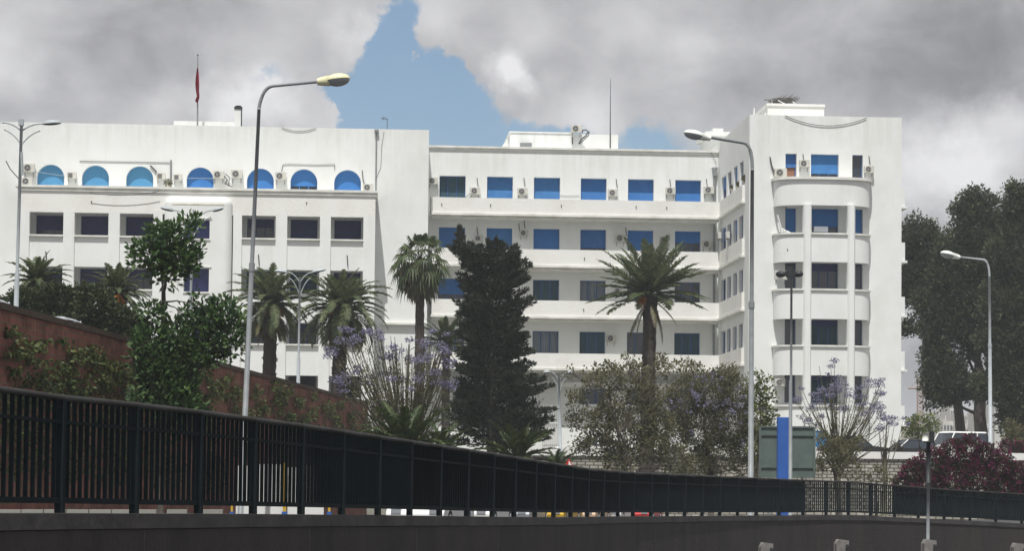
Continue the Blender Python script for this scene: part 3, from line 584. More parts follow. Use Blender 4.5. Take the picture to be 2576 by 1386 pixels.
# roof structures
PY = YT+3; a, b = X(1931, PY, 280), X(2073, PY, 280); z1 = Zh(2000, 267, PY)
g = MB(); g.box((a, PY, tz-.1), (b, PY+5, z1)); g.box((a-.08, PY-.08, z1+.003), (b+.05, PY+5.1, z1+.16)); part(g, 'roof_block', M['cream'])
PY = 170; a, b = X(1783, PY, 340), X(1836, PY, 340); z1 = Zh(1800, 333, PY)
g = MB(); g.box((a, PY, rz2-.3), (b, PY+4, z1-.3)); g.box((a-.35, PY-.5, z1-.3+.003), (b+.2, PY+4.3, z1)); g.box((a+.3, PY, z1+.003), (b-.5, PY+3, z1+.32)); part(g, 'stair_head', M['whitet'])
# left wing roof: low block, chimney
PY = 162; a, b = X(437, PY, 310), X(592, PY, 310); z1 = Zh(500, 304.5, PY)
g = MB(); g.box((a, PY, rz-.7), (b, PY+5, z1)); part(g, 'roof_block', M['white2'])
PY = 160.6; a, b = X(590, PY, 290), X(606, PY, 290); z1 = Zh(598, 274, PY)
g = MB(); g.box((a, PY, rz-.6), (b, PY+.6, z1)); ch = part(g, 'chimney', M['white2'])
g = MB(); g.prism([(a-.03, z1+.003), (b+.03, z1+.003), (b+.08, z1+.16), (b-.05, z1+.26), (a+.1, z1+.25), (a-.04, z1+.14)], 1, PY-.05, PY+.65); g.build('cowl', M['dark'], ch)
g = MB(); x = b+.05; g.tube([(x, PY-.05, z1), (x, PY-.05, rz-.5)], .04, 6); part(g, 'flue_pipe', M['dark'])
# gutters, pipes, cables
g = MB(); x = X(946, YW, 400); g.tube([(x, YW-.08, Zh(946, 331, YW)), (x, YW-.08, ctop)], .05, 6); g.box((x-.13, YW-.25, Zh(946, 333, YW)), (x+.16, YW-.002, Zh(946, 326, YW))); part(g, 'drainpipe', M['steel'])
g = MB(); x = X(430, YW, 430); g.tube([(x, YW-.1, Zh(430, 403, YW)), (x, YW-.1, ctop)], .06, 6); part(g, 'drainpipe', M['steel'])
g = MB(); x = XT-.3; g.tube([(x, YR-.14, wtop[0]+.3), (x, YR-.14, ptop[0]+.02)], .11, 8); g.prism([(x-.2, wtop[0]+.9), (x+.2, wtop[0]+.9), (x+.13, wtop[0]+.3), (x-.13, wtop[0]+.3)], 1, YR-.3, YR-.003); part(g, 'drainpipe', M['steel'])
for k in range(3): g = MB(); g.tube([(x, YR-.14, pbot[k]-.2), (x, YR-.14, ptop[k+1]-.1)], .08, 6); part(g, 'drainpipe', M['steel'])
def cable(pts, Y, r=.018, name='cable', m='cable', seg=10):
    q = []
    for (x0, y0), (x1, y1) in zip(pts, pts[1:]):
        for i in range(seg): t = i/seg; q.append(P(lerp(x0, x1, t), lerp(y0, y1, t), Y))
    q.append(P(*pts[-1], Y)); g = MB(); g.tube(q, r, 5); return part(g, name, M[m])
def sag(x0, y0, x1, y1, s, n=6): return [(lerp(x0, x1, i/n), lerp(y0, y1, i/n)+s*4*(i/n)*(1-i/n)) for i in range(n+1)]
cable(sag(708, 320, 795, 321.5, 9), YW-.05); cable(sag(1975, 290, 2180, 296, 23, 10), YT-.06, .022)
cable([(200, 405), (427, 409)], YW-.04, .02); cable([(712, 414), (730, 413), (800, 415), (842, 413.5), (842, 428)], YW-.04)
cable([(712, 414), (708, 432)], YW-.04); cable(sag(225, 485, 400, 481, 8), YB-.3, .02); cable([(15, 404), (25, 424), (47, 449)], YB-.3, .035)
cable([(945, 452), (958, 420), (960, 370), (966, 330)], YW-.03, .012); cable([(1937, 394), (1941, 415), (1949, 438)], YT-.1, .045); cable([(1787, 380), (1803, 412)], YR-.1, .015)
cable([(378, 416), (392, 430), (396, 440)], YW-.1, .05); cable([(911, 428), (913, 450), (917, 466)], YW-.06, .035)
for (x0, y0, x1, y1) in ((650, 640, 652, 668), (873, 642, 875, 670), (115, 632, 117, 654), (1440, 345, 1440, 362)):
    Y = YB+.05 if x0 < 1000 else 164.6; cable([(x0, y0), (x1, y1)], Y, .04, 'drain_spout', seg=1)
for (x, y) in ((771, 508), (230, 540-35), (1111, 511), (1234, 513), (1412, 515), (1600, 518), (1677, 520), (1470, 648), (1468, 777), (1977, 520), (1981, 626)):
    Y = YB-.01 if x < 1000 else YP-.02 if x < 1850 else yf-.1; cable([(x, y), (x+.4, y+6)], Y, .035, 'drain_spout', seg=1)
for (px, yc) in ((1200, 455), (1318, 455), (1550, 458), (1685, 459), (1777, 458), (1200, 580), (1318, 560), (2020, 395), (2186, 400), (1305, 570), (1574, 580)):
    Y = YR-.04 if px < 1900 else YT-.04; cable([(px, yc-8), (px+1, yc+2), (px+3, yc+14)], Y, .03, 'refrigerant_pipe', seg=2)
cable(sag(80, 429, 163, 442, 1), YW-.05, .016, m='steel'); cable([(470, 448), (536, 449)], YW-.05, .016, m='steel'); cable([(562, 440), (572, 452), (566, 462), (584, 470)], YW-.15, .035); cable([(567, 437), (577, 446), (575, 468)], YW-.2, .03)
cable(sag(1163, 497, 1182, 486, 4), YR-.1, .02); cable([(1408, 491), (1430, 493), (1458, 491.5)], YR-.05, .015)
g = MB(); p = P(2066, 584, yf-.02); g.box((p.x-.45, yf+.02, p.z+.03), (p.x+.45, yf+.28, p.z+.38)); tag(g.build('planter_box', M['silver'], at=p), 'small pale blue grey planter box on the tower bay sill', 'planter')
g = MB()
for (x0, y0, x1, y1) in ((1956, 541, 1968, 586), (1958, 572, 1985, 584), (1960, 580, 1988, 585), (1957, 560, 1962, 584)): g.tube([P(x0, y0, YT-.9), P(x1, y1, YT-1.1)], .045, 4)
tag(g.build('leaning_battens', M['whitep'], at=P(1965, 575, YT-1)), 'white battens leaning at the left end of the second tower balcony', 'battens')
# ---------------------------------------------------------------- roof things
p0, p1 = P(497, 305, 160.6), P(497.5, 139, 160.6)
fp = thing('flagpole', 'thin flagpole standing on the left wing roof', 'flagpole', p0)
g = MB(); g.tube([p0-Vector((0, 0, .4)), p1], [.06, .03], 6); g.build('pole', M['steel'], fp)
g = MB(); g.tube([p1, p1+Vector((0, 0, .12))], [.07, .02], 6); g.build('finial', M['dark'], fp)
g = MB(); n = 14                                  # limp folded flag
prof = [(170,-1,1),(180,-3,2),(195,-5,3.5),(212,-5.5,4),(228,-4.5,4),(236,-3,4.5),(243,-2,5),(250,-5,4),(255,-6.5,2),(259,-1.5,0)]
rows_ = []
for (y, a, b) in prof:
    c = P(497.5, y, 160.6); r_ = []
    for j in range(9):
        t = j/8; r_.append((c.x+lerp(a, b, t)/36.2, 160.6-.12+.13*math.sin(j*2.2+y*.05), c.z))
    rows_.append(r_)
for a, b in zip(rows_, rows_[1:]):
    for j in range(8): g.quad(a[j], a[j+1], b[j+1], b[j])
fl = g.build('flag', M['red'], at=P(497, 215, 160.4), smooth=True); tag(fl, 'limp red flag hanging folded from the roof flagpole', 'flag')
an = thing('mast_antenna', 'tall thin whip antenna rising from the roof block of the right wing', 'antenna', P(1535, 370, 165))
g = MB(); g.tube([P(1535, 372, 164.5), P(1535.5, 250, 164.5), P(1536, 197, 164.5)], [.045, .025, .012], 5); g.build('mast', M['dark'], an)
an = thing('roof_antenna', 'small television aerial on the left wing roof near the drainpipe', 'antenna', P(972, 324, 160))
g = MB(); g.tube([P(974, 326, 160), P(974, 297, 160)], .025, 5); g.build('mast', M['cable'], an)
g = MB(); g.tube([P(960, 297, 160), P(975, 299, 160)], .02, 5)
for x in (961, 965, 969): g.tube([P(x, 293, 159.8), P(x, 301, 160.2)], .015, 4)
g.build('aerial', M['cable'], an)
for (px, y0, y1, l) in ((1897, 271, 292, 'short white pipe standing at the left front corner of the tower roof'), (1925.5, 284, 292, 'tiny white stub pipe beside the tower roof block')):
    g = MB(); g.tube([P(px, y1+1, 150.3), P(px, y0, 150.3)], .05, 6); tag(g.build('vent_pipe', M['whitep'], at=P(px, y1, 150.3)), l, 'pipe')
# heap of dry branches on the tower roof
random.seed(3); g = MB()
for i in range(70):
    c = P(random.uniform(1940, 2003), 263, 152.3+random.uniform(0, 1.5))+Vector((0, 0, random.random()*.25)); l = random.uniform(.4, 1.1); a = random.uniform(-.5, .9)*(1 if random.random() < .6 else -1)
    g.tube([c+Vector((-l/2*math.cos(a), 0, random.uniform(0, .25))), c+Vector((0, random.uniform(-.2, .2), .12+random.random()*.15)), c+Vector((l/2*math.cos(a), 0, .1+abs(l*math.sin(a))*.6))], [.035, .03, .008], 4)
tag(g.build('branch_heap', mat('dry_branches', (.16, .155, .145), .9, (.07, .065, .06), 5), at=P(1970, 266, 152.5)), 'heap of dry grey branches and sticks lying on the tower roof block', 'branches')
g = MB()
for (a, b) in (((1957, 252), (1980, 264)), ((1983, 261), (2000, 266)), ((1994, 255), (2010, 268)), ((1941, 251), (1943, 262))): g.tube([P(*a, 152.3), P(*b, 152.3)], .035, 5)
tag(g.build('plank_pile', M['whitep'], at=P(1980, 264, 152.3)), 'few pale thin battens lying across the branch heap', 'battens')
# ---------------------------------------------------------------- air conditioners: built once, then copied
def make_ac(square=False):
    r = thing('air_conditioner', 'x', 'air conditioner', (0, 0, 0), 'outdoor air conditioning units on the facades')
    g = MB(); g.box((-.4, -.3, -.29), (.4, 0, .29)); g.build('casing', M['ac'], r, bevel=.02, local=True)
    g = MB(); n = 24; cx = -.08
    if not square:
        o = [(cx+.24*math.cos(2*math.pi*i/n), .24*math.sin(2*math.pi*i/n)) for i in range(n)]; i_ = [(cx+.2*math.cos(2*math.pi*i/n), .2*math.sin(2*math.pi*i/n)) for i in range(n)]
        for k in range(n):
            j = (k+1) % n; g.quad((o[k][0], -.325, o[k][1]), (o[j][0], -.325, o[j][1]), (i_[j][0], -.325, i_[j][1]), (i_[k][0], -.325, i_[k][1])); g.quad((o[k][0], -.30, o[k][1]), (o[j][0], -.30, o[j][1]), (o[j][0], -.325, o[j][1]), (o[k][0], -.325, o[k][1]))
        g.build('fan_ring', M['acm'], r, local=True)
        g = MB(); g.prism(i_, 1, -.31, -.302); g.build('grille', M['acd'], r, local=True)
        g = MB(); g.prism([(cx+(x-cx)*.28, z*.28) for x, z in i_], 1, -.33, -.312)
        for k in range(3): t = 2.1*k; g.tube([(cx, -.318, 0), (cx+.19*math.cos(t), -.318, .19*math.sin(t))], .012, 4)
        g.build('fan', M['acm'], r, local=True)
    else:
        g.box((-.3, -.31, -.2), (.08, -.302, .2)); g.build('grille', M['acd'], r, local=True)
        g = MB()
        for k in range(6): z = -.19+k*.07; g.box((-.3, -.325, z), (.08, -.312, z+.018))
        g.build('louvre', M['acm'], r, local=True)
    for x in (-.3, .27): g = MB(); g.box((x, -.33, -.33), (x+.035, .12, -.292)); g.box((x, .09, -.6), (x+.035, .12, -.33)); g.build('bracket', M['steel'], r, local=True)
    return r
acr, acs = make_ac(), make_ac(True)
ACS = [  # centre x, centre y, wall depth, square, size, label
 (73.5,423,YW,0,1,'air conditioner beside the leftmost lamp post, upper one of a stacked pair'),(68.5,457,YB+1.1,0,.95,'air conditioner on the left end of the long ledge, lower one of the stacked pair'),
 (181,442,YW,1,.8,'small louvred air conditioner between the first and second arched windows'),(405.5,443.5,YW,1,.78,'small louvred air conditioner just right of the third arched window beside a bent duct'),
 (447.5,446.5,YW,1,.76,'small louvred air conditioner just left of the fourth arched window'),(550,440,YW,0,.95,'round fan air conditioner touching the right side of the fourth arched window'),
 (596,438.5,YW,0,1,'round fan air conditioner left of the fifth arched window beside tangled pipes'),(706,443.5,YW,0,.95,'air conditioner between the fifth and sixth arched windows'),
 (926,472.5,YB+1.2,0,.9,'air conditioner set on the right end of the ledge after the last arched window'),
 (1089,455.5,YR,0,.85,'air conditioner half hidden in the corner where the right wing meets the left wing'),(1195,481,YR,0,.9,'air conditioner right of the top row window with teal curtains'),
 (1314,482.5,YR,0,.9,'top row air conditioner with loose wires above, between the second and third square windows'),(1541.5,485.5,YR,0,.88,'top row air conditioner just right of the fourth square window'),
 (1686,480.5,YR,0,.88,'top row air conditioner touching the left side of the last square window'),(1782.5,478.5,YR,0,.9,'top row air conditioner in the corner right of the last square window'),
 (1204,600,YR,0,.75,'shaded air conditioner low on the second row wall above the dark conifer'),(1317.5,587,YR,0,.75,'shaded air conditioner high on the second row wall between second and third windows'),
 (1560,600,YR,0,.9,'shaded second row air conditioner right of the fourth window, above the date palm'),(1669,603,YR,0,.75,'shaded second row air conditioner peeking over the top of the date palm'),
 (1778,615,YR,0,.85,'shaded second row air conditioner low beside the tower corner'),(1554,732,YR,0,.7,'shaded third row air conditioner behind the left fronds of the date palm'),
 (1537,852,YR,0,.85,'shaded fourth row air conditioner left of the date palm trunk'),
 (1962.5,435.5,YT,0,1,'air conditioner at the left end of the tower bay ledge'),(2022.5,412,YT,0,.85,'air conditioner high between the narrow and wide top windows of the tower'),(2185,426.5,YT,0,.8,'air conditioner at the right end of the tower bay ledge'),
 (1963,693,YT-.5,0,1,'air conditioner on the tower bay directly behind the camera pole head'),(1961,963,YT-.5,0,.85,'lowest air conditioner on the tower, at the left end of the ground bay opening'),
 (1449.5,324.5,164.6,0,.95,'air conditioner standing on top of the roof block of the right wing')]
for i, (px, py, Y, sq, s_, lab) in enumerate(ACS):
    p = P(px, py, Y-.13); copy_thing(acs if sq else acr, p, lab, scale=s_)
for r in (acr, acs):                              # the patterns become the two units on the shaded side wall
    r.rotation_euler.z = R(-90)
acr.location = (XT-.15, 156.4, Zh(1839, 592, 156.4)); acr['label'] = 'white air conditioner on the tower side wall between second row windows'
acs.location = (XT-.15, 160.1, Zh(1796, 593, 160.1)); acs['label'] = 'pale louvred air conditioner on the tower side wall right in the second row corner'; acs.scale = (.8,)*3; acr.scale = (.8,)*3
g = MB(); pts = [P(1456, 361, 164.5), P(1462, 350, 164.2), P(1474, 341, 164), P(1480, 331, 164), P(1474, 326, 164), P(1466, 327, 164.2), P(1464, 334, 164.2)]
g.tube(pts, .05, 6); g.tube([P(1457, 362, 164.4), P(1470, 350, 164.2), P(1481, 340, 164.1), P(1482, 330, 164.1)], .035, 6); part(g, 'refrigerant_pipe', M['cable'])
# ---------------------------------------------------------------- street lamps
def arc(p0, p1, p2, n=8): return [(1-t)*(1-t)*p0+2*t*(1-t)*p1+t*t*p2 for t in [i/n for i in range(n+1)]]
def ell(mb, c, ax, lx, ly, lz, top=True, n=14, m=5, taper=0):   # half ellipsoid along ax
    ax = ax.normalized(); side = Vector((ax.y, -ax.x, 0)).normalized(); up = side.cross(ax)*-1
    if up.z < 0: up = -up
    ringv = []
    for j in range(m+1):
        ph = math.pi/2*j/m; r_ = []
        for i in range(n):
            t = 2*math.pi*i/n; k = 1-taper*math.cos(t)*.5
            r_.append(c+ax*(lx*math.cos(t)*math.cos(ph))+side*(ly*k*math.sin(t)*math.cos(ph))+up*((lz if top else -lz)*math.sin(ph)))
        ringv.append(r_)
    for a, b in zip(ringv, ringv[1:]):
        for i in range(n): j = (i+1) % n; mb.quad(a[i], a[j], b[j], b[i])
def single_lamp(name, lab, Y, base, kink, elbow, tip, head0, head1, r0, r1, pm, hm, hr, zbase=None):
    B = P(*base, Y); 
    if zbase is not None: B.z = zbase
    t = thing(name, lab, 'street lamp', B, 'tall single arm street lamps')
    K, E, T_ = P(*kink, Y), P(*elbow, Y), P(*tip, Y); D = (K-B).normalized()
    g = MB(); mid = lerp(B, K, .62)
    g.tube([B, mid, mid+D*.05, K-D*.1], [r0, lerp(r0, r1, .45), lerp(r0, r1, .7), r1], 12); g.build('pole', M[pm], t, smooth=True)
    g = MB(); g.tube([B, B+Vector((0, 0, .5))], r0*1.7, 10); g.build('base_collar', M[pm], t)
    g = MB(); g.tube([mid-D*.1, mid+D*.12], lerp(r0, r1, .5)*1.25, 10); g.build('joint_collar', M[pm], t)
    g = MB(); g.tube([K-D*.1]+arc(K-D*.05, E, lerp(E, T_, .18), 8)+[T_], [r1]*9+[r1*.9, r1*.8], 8); g.build('arm', M[pm], t, smooth=True)
    H0, H1 = P(*head0, Y), P(*head1, Y); ax = H1-H0; c = (H0+H1)/2; L_ = ax.length/2
    g = MB()
    c2 = lerp(H0, H1, .62); ell(g, c2, ax, L_*.78, hr, hr*.62, True, 20, 7); g.tube([H0-ax*.03, lerp(H0, H1, .1), lerp(H0, H1, .35)], [hr*.32, hr*.42, hr*.55], 10)
    hd = g.build('lamp_head', M[hm], t, smooth=True)
    g = MB(); ell(g, c2-Vector((0, 0, .006)), ax, L_*.74, hr*.93, hr*.62, False, 20, 6); g.build('lamp_glass', M['diff'], hd, smooth=True)
    return t
single_lamp('street_lamp', 'tall grey leaning street lamp with a cream head, in front of the arched windows', 60, (603.5,1290), (652,265), (661,218), (803,205), (800,205), (881,197), .078, .045, 'lampg', 'headc', .27, zbase=zs(60)-.2)
single_lamp('street_lamp', 'tall grey street lamp with a white head pointing left, standing before the tower edge', 77, (1888,1300), (1892.5,420), (1892,362), (1778,344), (1786,347), (1720,333), .10, .062, 'lampg', 'headw', .26, zbase=zs(77)-.2)
single_lamp('street_lamp', 'street lamp with a white head standing before the large trees at the right edge', 137, (2492,1120), (2489,690), (2487,655), (2409,646), (2413,647), (2366,636), .13, .07, 'lampw', 'headw', .36, zbase=1.2)
def double_lamp(lab, Y, base, top, arml, armr, headl, headr, zb, cam_mount=False):
    B = P(*base, Y); B.z = zb; T_ = P(*top, Y); t = thing('double_street_lamp', lab, 'street lamp', B, 'white double arm street lamps')
    s = (Y/F); g = MB(); g.tube([B, lerp(B, T_, .45), lerp(B, T_, .46), T_], [.11, .085, .06, .055], 10); g.build('pole', M['lampw'], t, smooth=True)
    g = MB(); g.tube([B, B+Vector((0, 0, .6))], .16, 8); g.build('base_collar', M['lampw'], t)
    for (ax_, ay), (h0, h1) in ((arml, headl), (armr, headr)):
        A = P(ax_, ay, Y); J1 = P(top[0], top[1]+16, Y); J2 = P(top[0], top[1]+50*1.0, Y); m1 = Vector(((J1.x*.55+A.x*.45), Y, A.z+.02)); 
        g = MB(); g.tube(arc(J1, m1, A, 8), .03, 6); g.build('arm', M['lampw'], t, smooth=True)
        A2 = lerp(A, J1, .12)-Vector((0, 0, .22)); g = MB(); g.tube(arc(J2, Vector((J1.x*.6+A.x*.4, Y, A2.z-.1)), A2, 8), .027, 6); g.build('brace', M['lampw'], t, smooth=True)
        H0, H1 = P(*h0, Y), P(*h1, Y); ax = H1-H0; g = MB(); ell(g, (H0+H1)/2, ax, ax.length/2, .15, .14, True, 16, 5); hd = g.build('lamp_head', M['steel'] if 0 else M['lampw'], t, smooth=True)
        g = MB(); ell(g, (H0+H1)/2-Vector((0, 0, .004)), ax, ax.length*.48, .14, .05, False, 16, 4); g.build('lamp_glass', M['dark'], hd, smooth=True)
    return t
lampA = double_lamp('white double arm lamp post at the left edge, in front of the first arched window', 84, (38,800), (54,314), (5,308), (108,311), ((-48,322),(2,308)), ((106,312),(155,309)), 2.8)
g = MB(); c = P(53.5, 307, 83.9); g.box((c.x-.09, 83.8, c.z-.12), (c.x+.09, 84.0, c.z+.1)); g.build('top_box', M['lampw'], lampA)
g = MB(); c = P(55.5, 400, 84.05); g.tube([P(54, 383, 83.95), P(56, 440, 83.95)], .05, 6); g.build('cable_conduit', M['lampw'], lampA)
lampC = double_lamp('white double arm lamp post rising behind the leafy green tree', 98, (473,900), (486,546), (437,529), (538,529), ((403,523),(437,531)), ((534,532),(563,524)), 2.8)
g = MB(); g.tube([P(486, 546, 98), P(486, 527, 98)], .03, 6); g.build('top_rod', M['lampw'], lampC)
double_lamp('white double arm lamp post between the two orange fruited palms', 118, (750,960), (754.5,696), (722,685), (786,686), ((690,682),(722,686)), ((784,686),(821,679)), 2.6)
g = double_lamp('white double arm lamp post half hidden beside the dark conifer', 128, (1410,1160), (1406,945), (1385,937), (1428,938), ((1366,938),(1385,937)), ((1426,939),(1440,938)), .9)
# lamp pole with two cameras and floodlight heads
t = thing('camera_pole', 'grey pole carrying two dark round floodlight heads in front of the tower bay', 'pole', (P(1990, 1290, 79).x, 79, zs(79)-.15))
g = MB(); g.tube([(P(1988, 1300, 79).x, 79, zs(79)-.15), P(1989, 960, 79), P(1990, 955, 79), P(1991, 702, 79)], [.07, .06, .045, .04], 8); g.build('pole', M['lampg'], t, smooth=True)
g = MB(); c = P(1990, 686, 79); g.box((c.x-.16, 78.85, c.z-.17), (c.x+.12, 79.12, c.z+.06)); g.build('camera_box', M['dark'], t); g = MB(); g.tube([P(1960, 684, 79), P(2014, 683, 79)], .03, 6); g.build('crossbar', M['dark'], t)
for x in (1965, 2007):
    g = MB(); c = P(x, 690, 79); ell(g, c, Vector((1, -.6, 0)), .2, .15, .13, True, 14, 5); ell(g, c, Vector((1, -.6, 0)), .2, .15, .10, False, 14, 5); g.build('floodlight_head', M['dark'], t, smooth=True)
# near post at right with dark signal head
t = thing('signal_post', 'short grey post with a dark upper part standing before the magenta bush', 'post', P(2334, 1386, 58))
g = MB(); B = P(2334, 1400, 58); g.tube([B, P(2335, 1215, 58)], .045, 8); g.build('lower_pole', M['lampg'], t, smooth=True)
g = MB(); g.tube([P(2335, 1216, 58), P(2336, 1112, 58)], [.06, .055], 8); g.build('upper_pole', M['dark'], t, smooth=True)
g = MB(); c = P(2329, 1100, 58); g.tube([c+Vector((0, .05, -.1)), c+Vector((0, .05, .1))], .08, 10); g.build('lantern', M['headw'], t, smooth=True)
g = MB(); c = P(2344, 1098, 58); g.tube([c+Vector((0, 0, -.16)), c+Vector((0, 0, .12))], .07, 10); g.build('lamp_socket', M['dark'], t); g = MB(); g.tube([P(2325, 1112, 58), P(2350, 1112, 58)], .03, 6); g.build('bracket', M['dark'], t)
# floodlights along the bottom edge
for k, (x, y, l) in enumerate(((1925,1380,'left of the four'),(2115,1372,'second of the four'),(2335,1372,'at the foot of the short signal post'),(2560,1381,'rightmost one at the picture corner'))):
    c = P(x, y, 50); t = thing('floodlight', 'small pale hooded floodlight at the bottom edge, '+l, 'floodlight', c, 'floodlights along the foot of the underpass wall')
    g = MB(); s_ = .09; g.prism([(c.x-s_*1.2, c.z-.16), (c.x+s_*.6, c.z-.16), (c.x+s_*1.5, c.z+.02), (c.x+s_*1.5, c.z+.09), (c.x-s_*.7, c.z+.11), (c.x-s_*1.2, c.z+.03)], 1, 49.85, 50.15); g.build('housing', M['flood'], t, bevel=.015)
    g = MB(); g.prism([(c.x+s_*.75, c.z-.13), (c.x+s_*.95, c.z-.13), (c.x+s_*1.45, c.z+.015), (c.x+s_*.9, c.z+.015)], 1, 49.83, 50.17); g.build('lens', M['dark'], t)
    g = MB(); g.tube([(c.x-.03, 50, c.z-.16), (c.x-.03, 50, -4.5)], .04, 6); g.build('stem', M['lampg'], t)
# ---------------------------------------------------------------- boards and signs
t = thing('billboard', 'back of a grey green advertising board standing behind the blue post', 'billboard', P(1980, 1200, 84))
a, b, z0, z1 = X(1911, 84, 1140), X(2049, 84, 1140), Zh(1980, 1201, 84), Zh(1980, 1074, 84)
g = MB(); g.box((a, 84, z0), (b, 84.18, z1)); g.build('panel', M['board'], t)
g = MB(); e = .05
for (q0, q1, z2, z3) in ((a-.03, a+e, z0, z1), (b-e, b+.03, z0, z1)): g.box((q0, 83.95, z2), (q1, 83.997, z3))
for z in (z0-.03, lerp(z0, z1, .18), lerp(z0, z1, .82), z1-.04): g.box((a+e+.003, 83.95, z), (b-e-.003, 83.997, z+.06))
g.build('frame', M['board'], t)
g = MB()
for x in (a+.4, b-.4): g.tube([(x, 84.3, zs(84)), (x, 84.3, z1-.2)], .05, 6)
g.tube([P(2022, 1074, 84.1), P(2024, 1066, 84.1), P(2046, 1064, 84.1)], .03, 5); g.build('support', M['lampg'], t)
t = thing('blue_pillar', 'flat bright blue advertising pillar rising above the fence in front of the grey green board', 'pillar', (P(1970, 1290, 80.5).x, 80.5, zs(80.5)))
a, b = X(1956.5, 80.5, 1150), X(1987, 80.5, 1150); g = MB(); g.box((a, 80.5, zs(80.5)-.15), (b, 80.75, Zh(1970, 1050, 80.5))); g.build('body', M['bluep'], t, bevel=.02)
t = thing('blue_sign', 'bright blue sign box with a white frame below the tower', 'sign', P(2066, 1127, 139)); a, b, z0, z1 = X(2052, 139, 1100), X(2082, 139, 1100), Zh(2066, 1126, 139), Zh(2066, 1084, 139)
g = MB(); g.box((a, 139, z0), (b, 139.4, z1)); g.build('panel', M['bluel'], t)
g = MB(); g.box((a+.12, 138.97, lerp(z0, z1, .55)), (b-.12, 138.997, z1-.08)); g.build('inset', M['board'], t)
g = MB(); g.box((a-.07, 138.95, z0-.05), (a-.003, 139.45, z1+.06)); g.box((b+.003, 138.95, z0-.05), (b+.1, 139.45, z1+.06)); g.box((a-.003, 138.95, z1+.003), (b+.003, 139.45, z1+.07)); g.box((a+.3, 139.1, 1.2), (a+.4, 139.2, z0)); g.build('frame', M['whitep'], t)
c = P(1431, 1168, 66); t = thing('warning_sign', 'red bordered white triangular road sign just showing above the fence', 'sign', c)
g = MB(); g.prism([(c.x-.17, c.z-.14), (c.x+.17, c.z-.14), (c.x, c.z+.16)], 1, 66, 66.02); g.build('plate', M['redp'], t)
g = MB(); g.prism([(c.x-.02, c.z-.08), (c.x+.12, c.z-.11), (c.x+.0, c.z+.10)], 1, 65.985, 65.997); g.build('face', M['whitep'], t)
g = MB(); g.tube([(c.x, 66.06, zs(66)-.15), (c.x, 66.06, c.z)], .03, 6); g.build('post', M['steel'], t)
# white barrier with yellow and blue posts behind the fence
t = thing('site_hoarding', 'white panel hoarding between yellow and blue posts seen through the fence bars', 'hoarding', (P(700, 1290, 62).x, 62, zs(62)))
for (a, b, y1) in ((594, 632, 1172), (642, 712, 1168), (722, 757, 1176), (765, 815, 1170)):
    g = MB(); g.box((X(a, 62, 1230), 62, Zh(a, 1302, 62)), (X(b, 62, 1230), 62.06, Zh(a, y1, 62))); g.build('panel', M['whitep'], t)
for x, w_ in ((584, 5), (716.5, 8), (829, 6)):
    a, b = X(x-w_/2, 61.9, 1230), X(x+w_/2, 61.9, 1230); zm = Zh(x, 1288, 61.9)
    g = MB(); g.box((a, 61.85, zm+.003), (b, 61.97, Zh(x, 1165, 61.9))); g.build('post', M['yellow'], t)
    g = MB(); g.box((a-.03, 61.82, Zh(x, 1312, 61.9)), (b+.03, 62.0, zm)); g.build('post_foot', M['bluep'], t)
